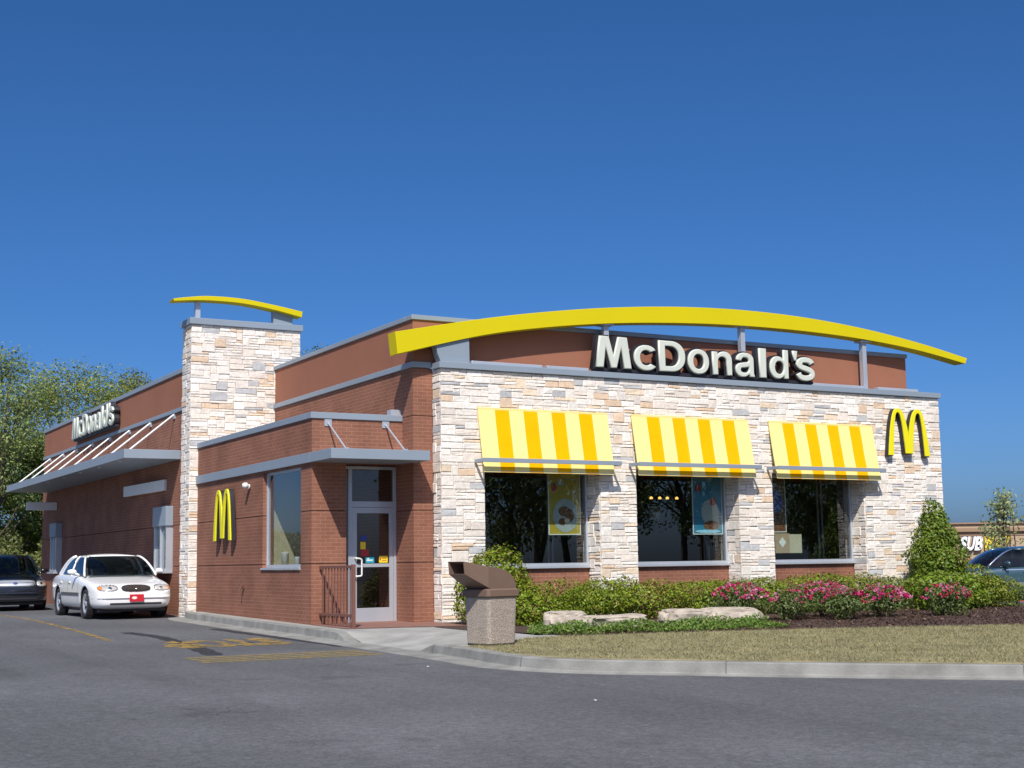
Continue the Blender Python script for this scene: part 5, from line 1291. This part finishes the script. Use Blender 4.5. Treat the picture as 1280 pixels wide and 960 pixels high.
    for sx in (-1, 1):
        x0, x1 = style.get('lampx', (.40, .84)); h = .062 * style.get('lamph', 1)
        decal('headlight_rim', 'chrome', sx * (x0 + x1) / 2, lz, (x1 - x0) / 2 + .012, h + .012, root, .006, .75, .002)
        hl = decal('headlight', 'lens', sx * (x0 + x1) / 2, lz, (x1 - x0) / 2, h, root, .016, .75, .008)
        xi = sx * (x1 - .055 if style.get('amber_out', False) else x1 - .05)
        decal('indicator', 'amber', xi, lz, .045, h * .62, hl, .012, .8, .018, n=12, m2=2)
        decal('reflector', 'chrome', sx * (x0 * .6 + x1 * .4), lz, .055, h * .6, hl, .010, .9, .018, n=12, m2=2)
        # mirror
        q = MB(); rings = []
        my = yf + a0 + .52
        for t in lin(0, 1, 6): 
            s_ = math.sin(math.pi * (.1 + .8 * t)) ** .6
            rings.append([(sx * (hw * .93 + .04 + .19 * t), my + .03 * t + .055 * s_ * math.cos(a), belt + .075 + .065 * s_ * math.sin(a)) for a in [2 * math.pi * k / 10 for k in range(10)]])
        q.loft(rings); q.tube([(sx * hw * .9, my, belt), (sx * (hw * .93 + .08), my, belt + .05)], .03, 6)
        q.build('mirror', MT[paint], root, local=True, smooth=True)
        # side moulding, door seams, handles
        def strip(name, ys_, zs_, m_, th, par=root):
            q = MB(); g0 = [[Vector((sxp(sx, y, z), y, z)) for z in zs_] for y in ys_]; r_ = []
            for row in g0:
                o_ = [p + Vector((sx * th, 0, 0)) for p in row]; r_.append(o_ + [p - Vector((sx * .01, 0, 0)) for p in row[::-1]])
            q.loft(r_); return q.build(name, MT[m_], par, local=True)
        strip('side_moulding', lin(wf + .50, wr - .50, 14), (.50, .565), style.get('mould', 'grey'), .012)
        for y in (yf + 1.62, yf + 2.62, yf + 3.55):
            strip('door_seam', (y - .004, y + .004), lin(.30, belt - .09, 6), 'black', .0015)
        if style.get('trim'): strip('belt_trim', lin(yf + a0 + .2, yf + 3.9, 14), (belt - .075, belt - .055), 'chrome', .008)
        for y in (yf + 2.46, yf + 3.40): strip('door_handle', lin(y - .09, y + .06, 3), (.78, .812), paint, .022)
    gz = style.get('gz', .65)
    if style.get('grille') == 'oval':
        decal('grille_ring', 'chrome', 0, gz, .325, .082, root, .004, .72, .004)
        gr = decal('grille', 'dark', 0, gz, .308, .066, root, .004, .72, .012)
        q = MB()
        for k in range(-11, 12):
            x = k * .026; h = .062 * (1 - (x / .31) ** 2) ** .5; y = fy(x, gz) - .018; q.box(x - .0035, x + .0035, y - .003, y + .006, gz - h, gz + h)
        q.build('grille_bars', MT['chrome'], gr, local=True)
        decal('emblem', 'chrome', 0, gz, .022, .03, gr, .004, 1, .024, n=10, m2=1)
    elif style.get('grille') == 'wide':
        decal('grille_ring', 'chrome', 0, gz, .53, .095, root, .003, .45, .003)
        gr = decal('grille', 'alu', 0, gz, .515, .08, root, .003, .45, .010)
        q = MB()
        for k in range(-3, 4):
            for i in range(20):
                xa, xb = -.48 + i * .048, -.48 + (i + 1) * .048; q.bar((xa, fy(xa, gz) - .014, gz + k * .02), (xb, fy(xb, gz) - .014, gz + k * .02), .004)
        q.build('grille_bars', MT['grey'], gr, local=True)
        decal('emblem', 'sticker_n', 0, gz, .06, .028, gr, .006, 1, .022, n=14, m2=2)
    if style.get('grille'):
        r_ = []
        for x in lin(-hw * .93, hw * .93, 22):
            y = fy(x, .47); r_.append([(x, y + dy, z) for dy, z in ((.02, .425), (-.018, .435), (-.024, .46), (-.016, .49), (.02, .50))])
        q = MB(); q.loft(r_); q.build('bumper', MT[paint], root, local=True, smooth=True)
        r_ = []
        for x in lin(-.56, .56, 12):
            y = fy(x, .33); r_.append([(x, y + dy, z) for dy, z in ((.02, .30), (-.006, .305), (-.006, .345), (.02, .35))])
        q = MB(); q.loft(r_); q.build('air_intake', MT['black'], root, local=True)
    if plate:
        y = fy(0, .45) - .04
        q = MB(); q.box(-.155, .155, y, y + .012, .37, .525); pl_ = q.build('number_plate', MT[plate], root, local=True, bevel=.004)
        q = MB(); q.prism([(.055 * math.cos(2 * math.pi * k / 14) - .05, .45 + .03 * math.sin(2 * math.pi * k / 14)) for k in range(14)], lambda a, c: (a, y - .004, c), lambda a, c: (a, y - .0005, c)); q.build('plate_emblem', MT['poster_w'], pl_, local=True)
    q = MB()
    for sx, ln_ in ((.1, .5), (-.42, .48)):
        q.bar((sx, yf + a0 - .02, belt + .015), (sx + ln_, yf + a0 + .12, belt + .05), .012)
    q.build('wipers', MT['black'], root, local=True)
    for sx in (-1, 1):
        q = MB(); q.box(sx * .55 - .2, sx * .55 + .2, yr - .08, yr - .01, .62, .76); q.build('tail_light', MT['red'], root, local=True, bevel=.02)
    return root
WH = dict(belt=.95, hood=.88, nose=.72, lampz=.665, lampx=(.40, .80), grille='oval', gz=.655, ws=(1.30, 2.15), rw=(3.40, 4.15), fo=.98, wb=2.77, round=1)
car('white four door sedan with red front plate stopped beside the drive lane wall', (-3.50, 10.5, -.01), R(0.3), 'wpaint', (4.94, 1.85, 1.44), WH, plate='red')
BL = dict(belt=.98, hood=.92, nose=.80, lampz=.72, lampx=(.55, .88), lamph=1.25, grille='wide', gz=.73, ws=(1.30, 2.10), rw=(3.5, 4.25), fo=.98, wb=2.85, amber_out=True)
car('black sedan with wide silver grille queuing behind the white car at the left edge', (-4.55, 18.6, .0), R(-2), 'kpaint', (5.0, 1.88, 1.53), BL)
BU = dict(belt=.92, hood=.86, nose=.72, lampz=.62, grille=None, ws=(1.45, 2.2), rw=(3.7, 4.2), fo=.95, wb=2.7, mould='chrome', apillar='chrome', trim=1)
car('dark blue sedan parked beyond the right end of the planting bed', (15.05, .30, -.10), R(-118), 'bpaint', (4.8, 1.80, 1.40), BU)
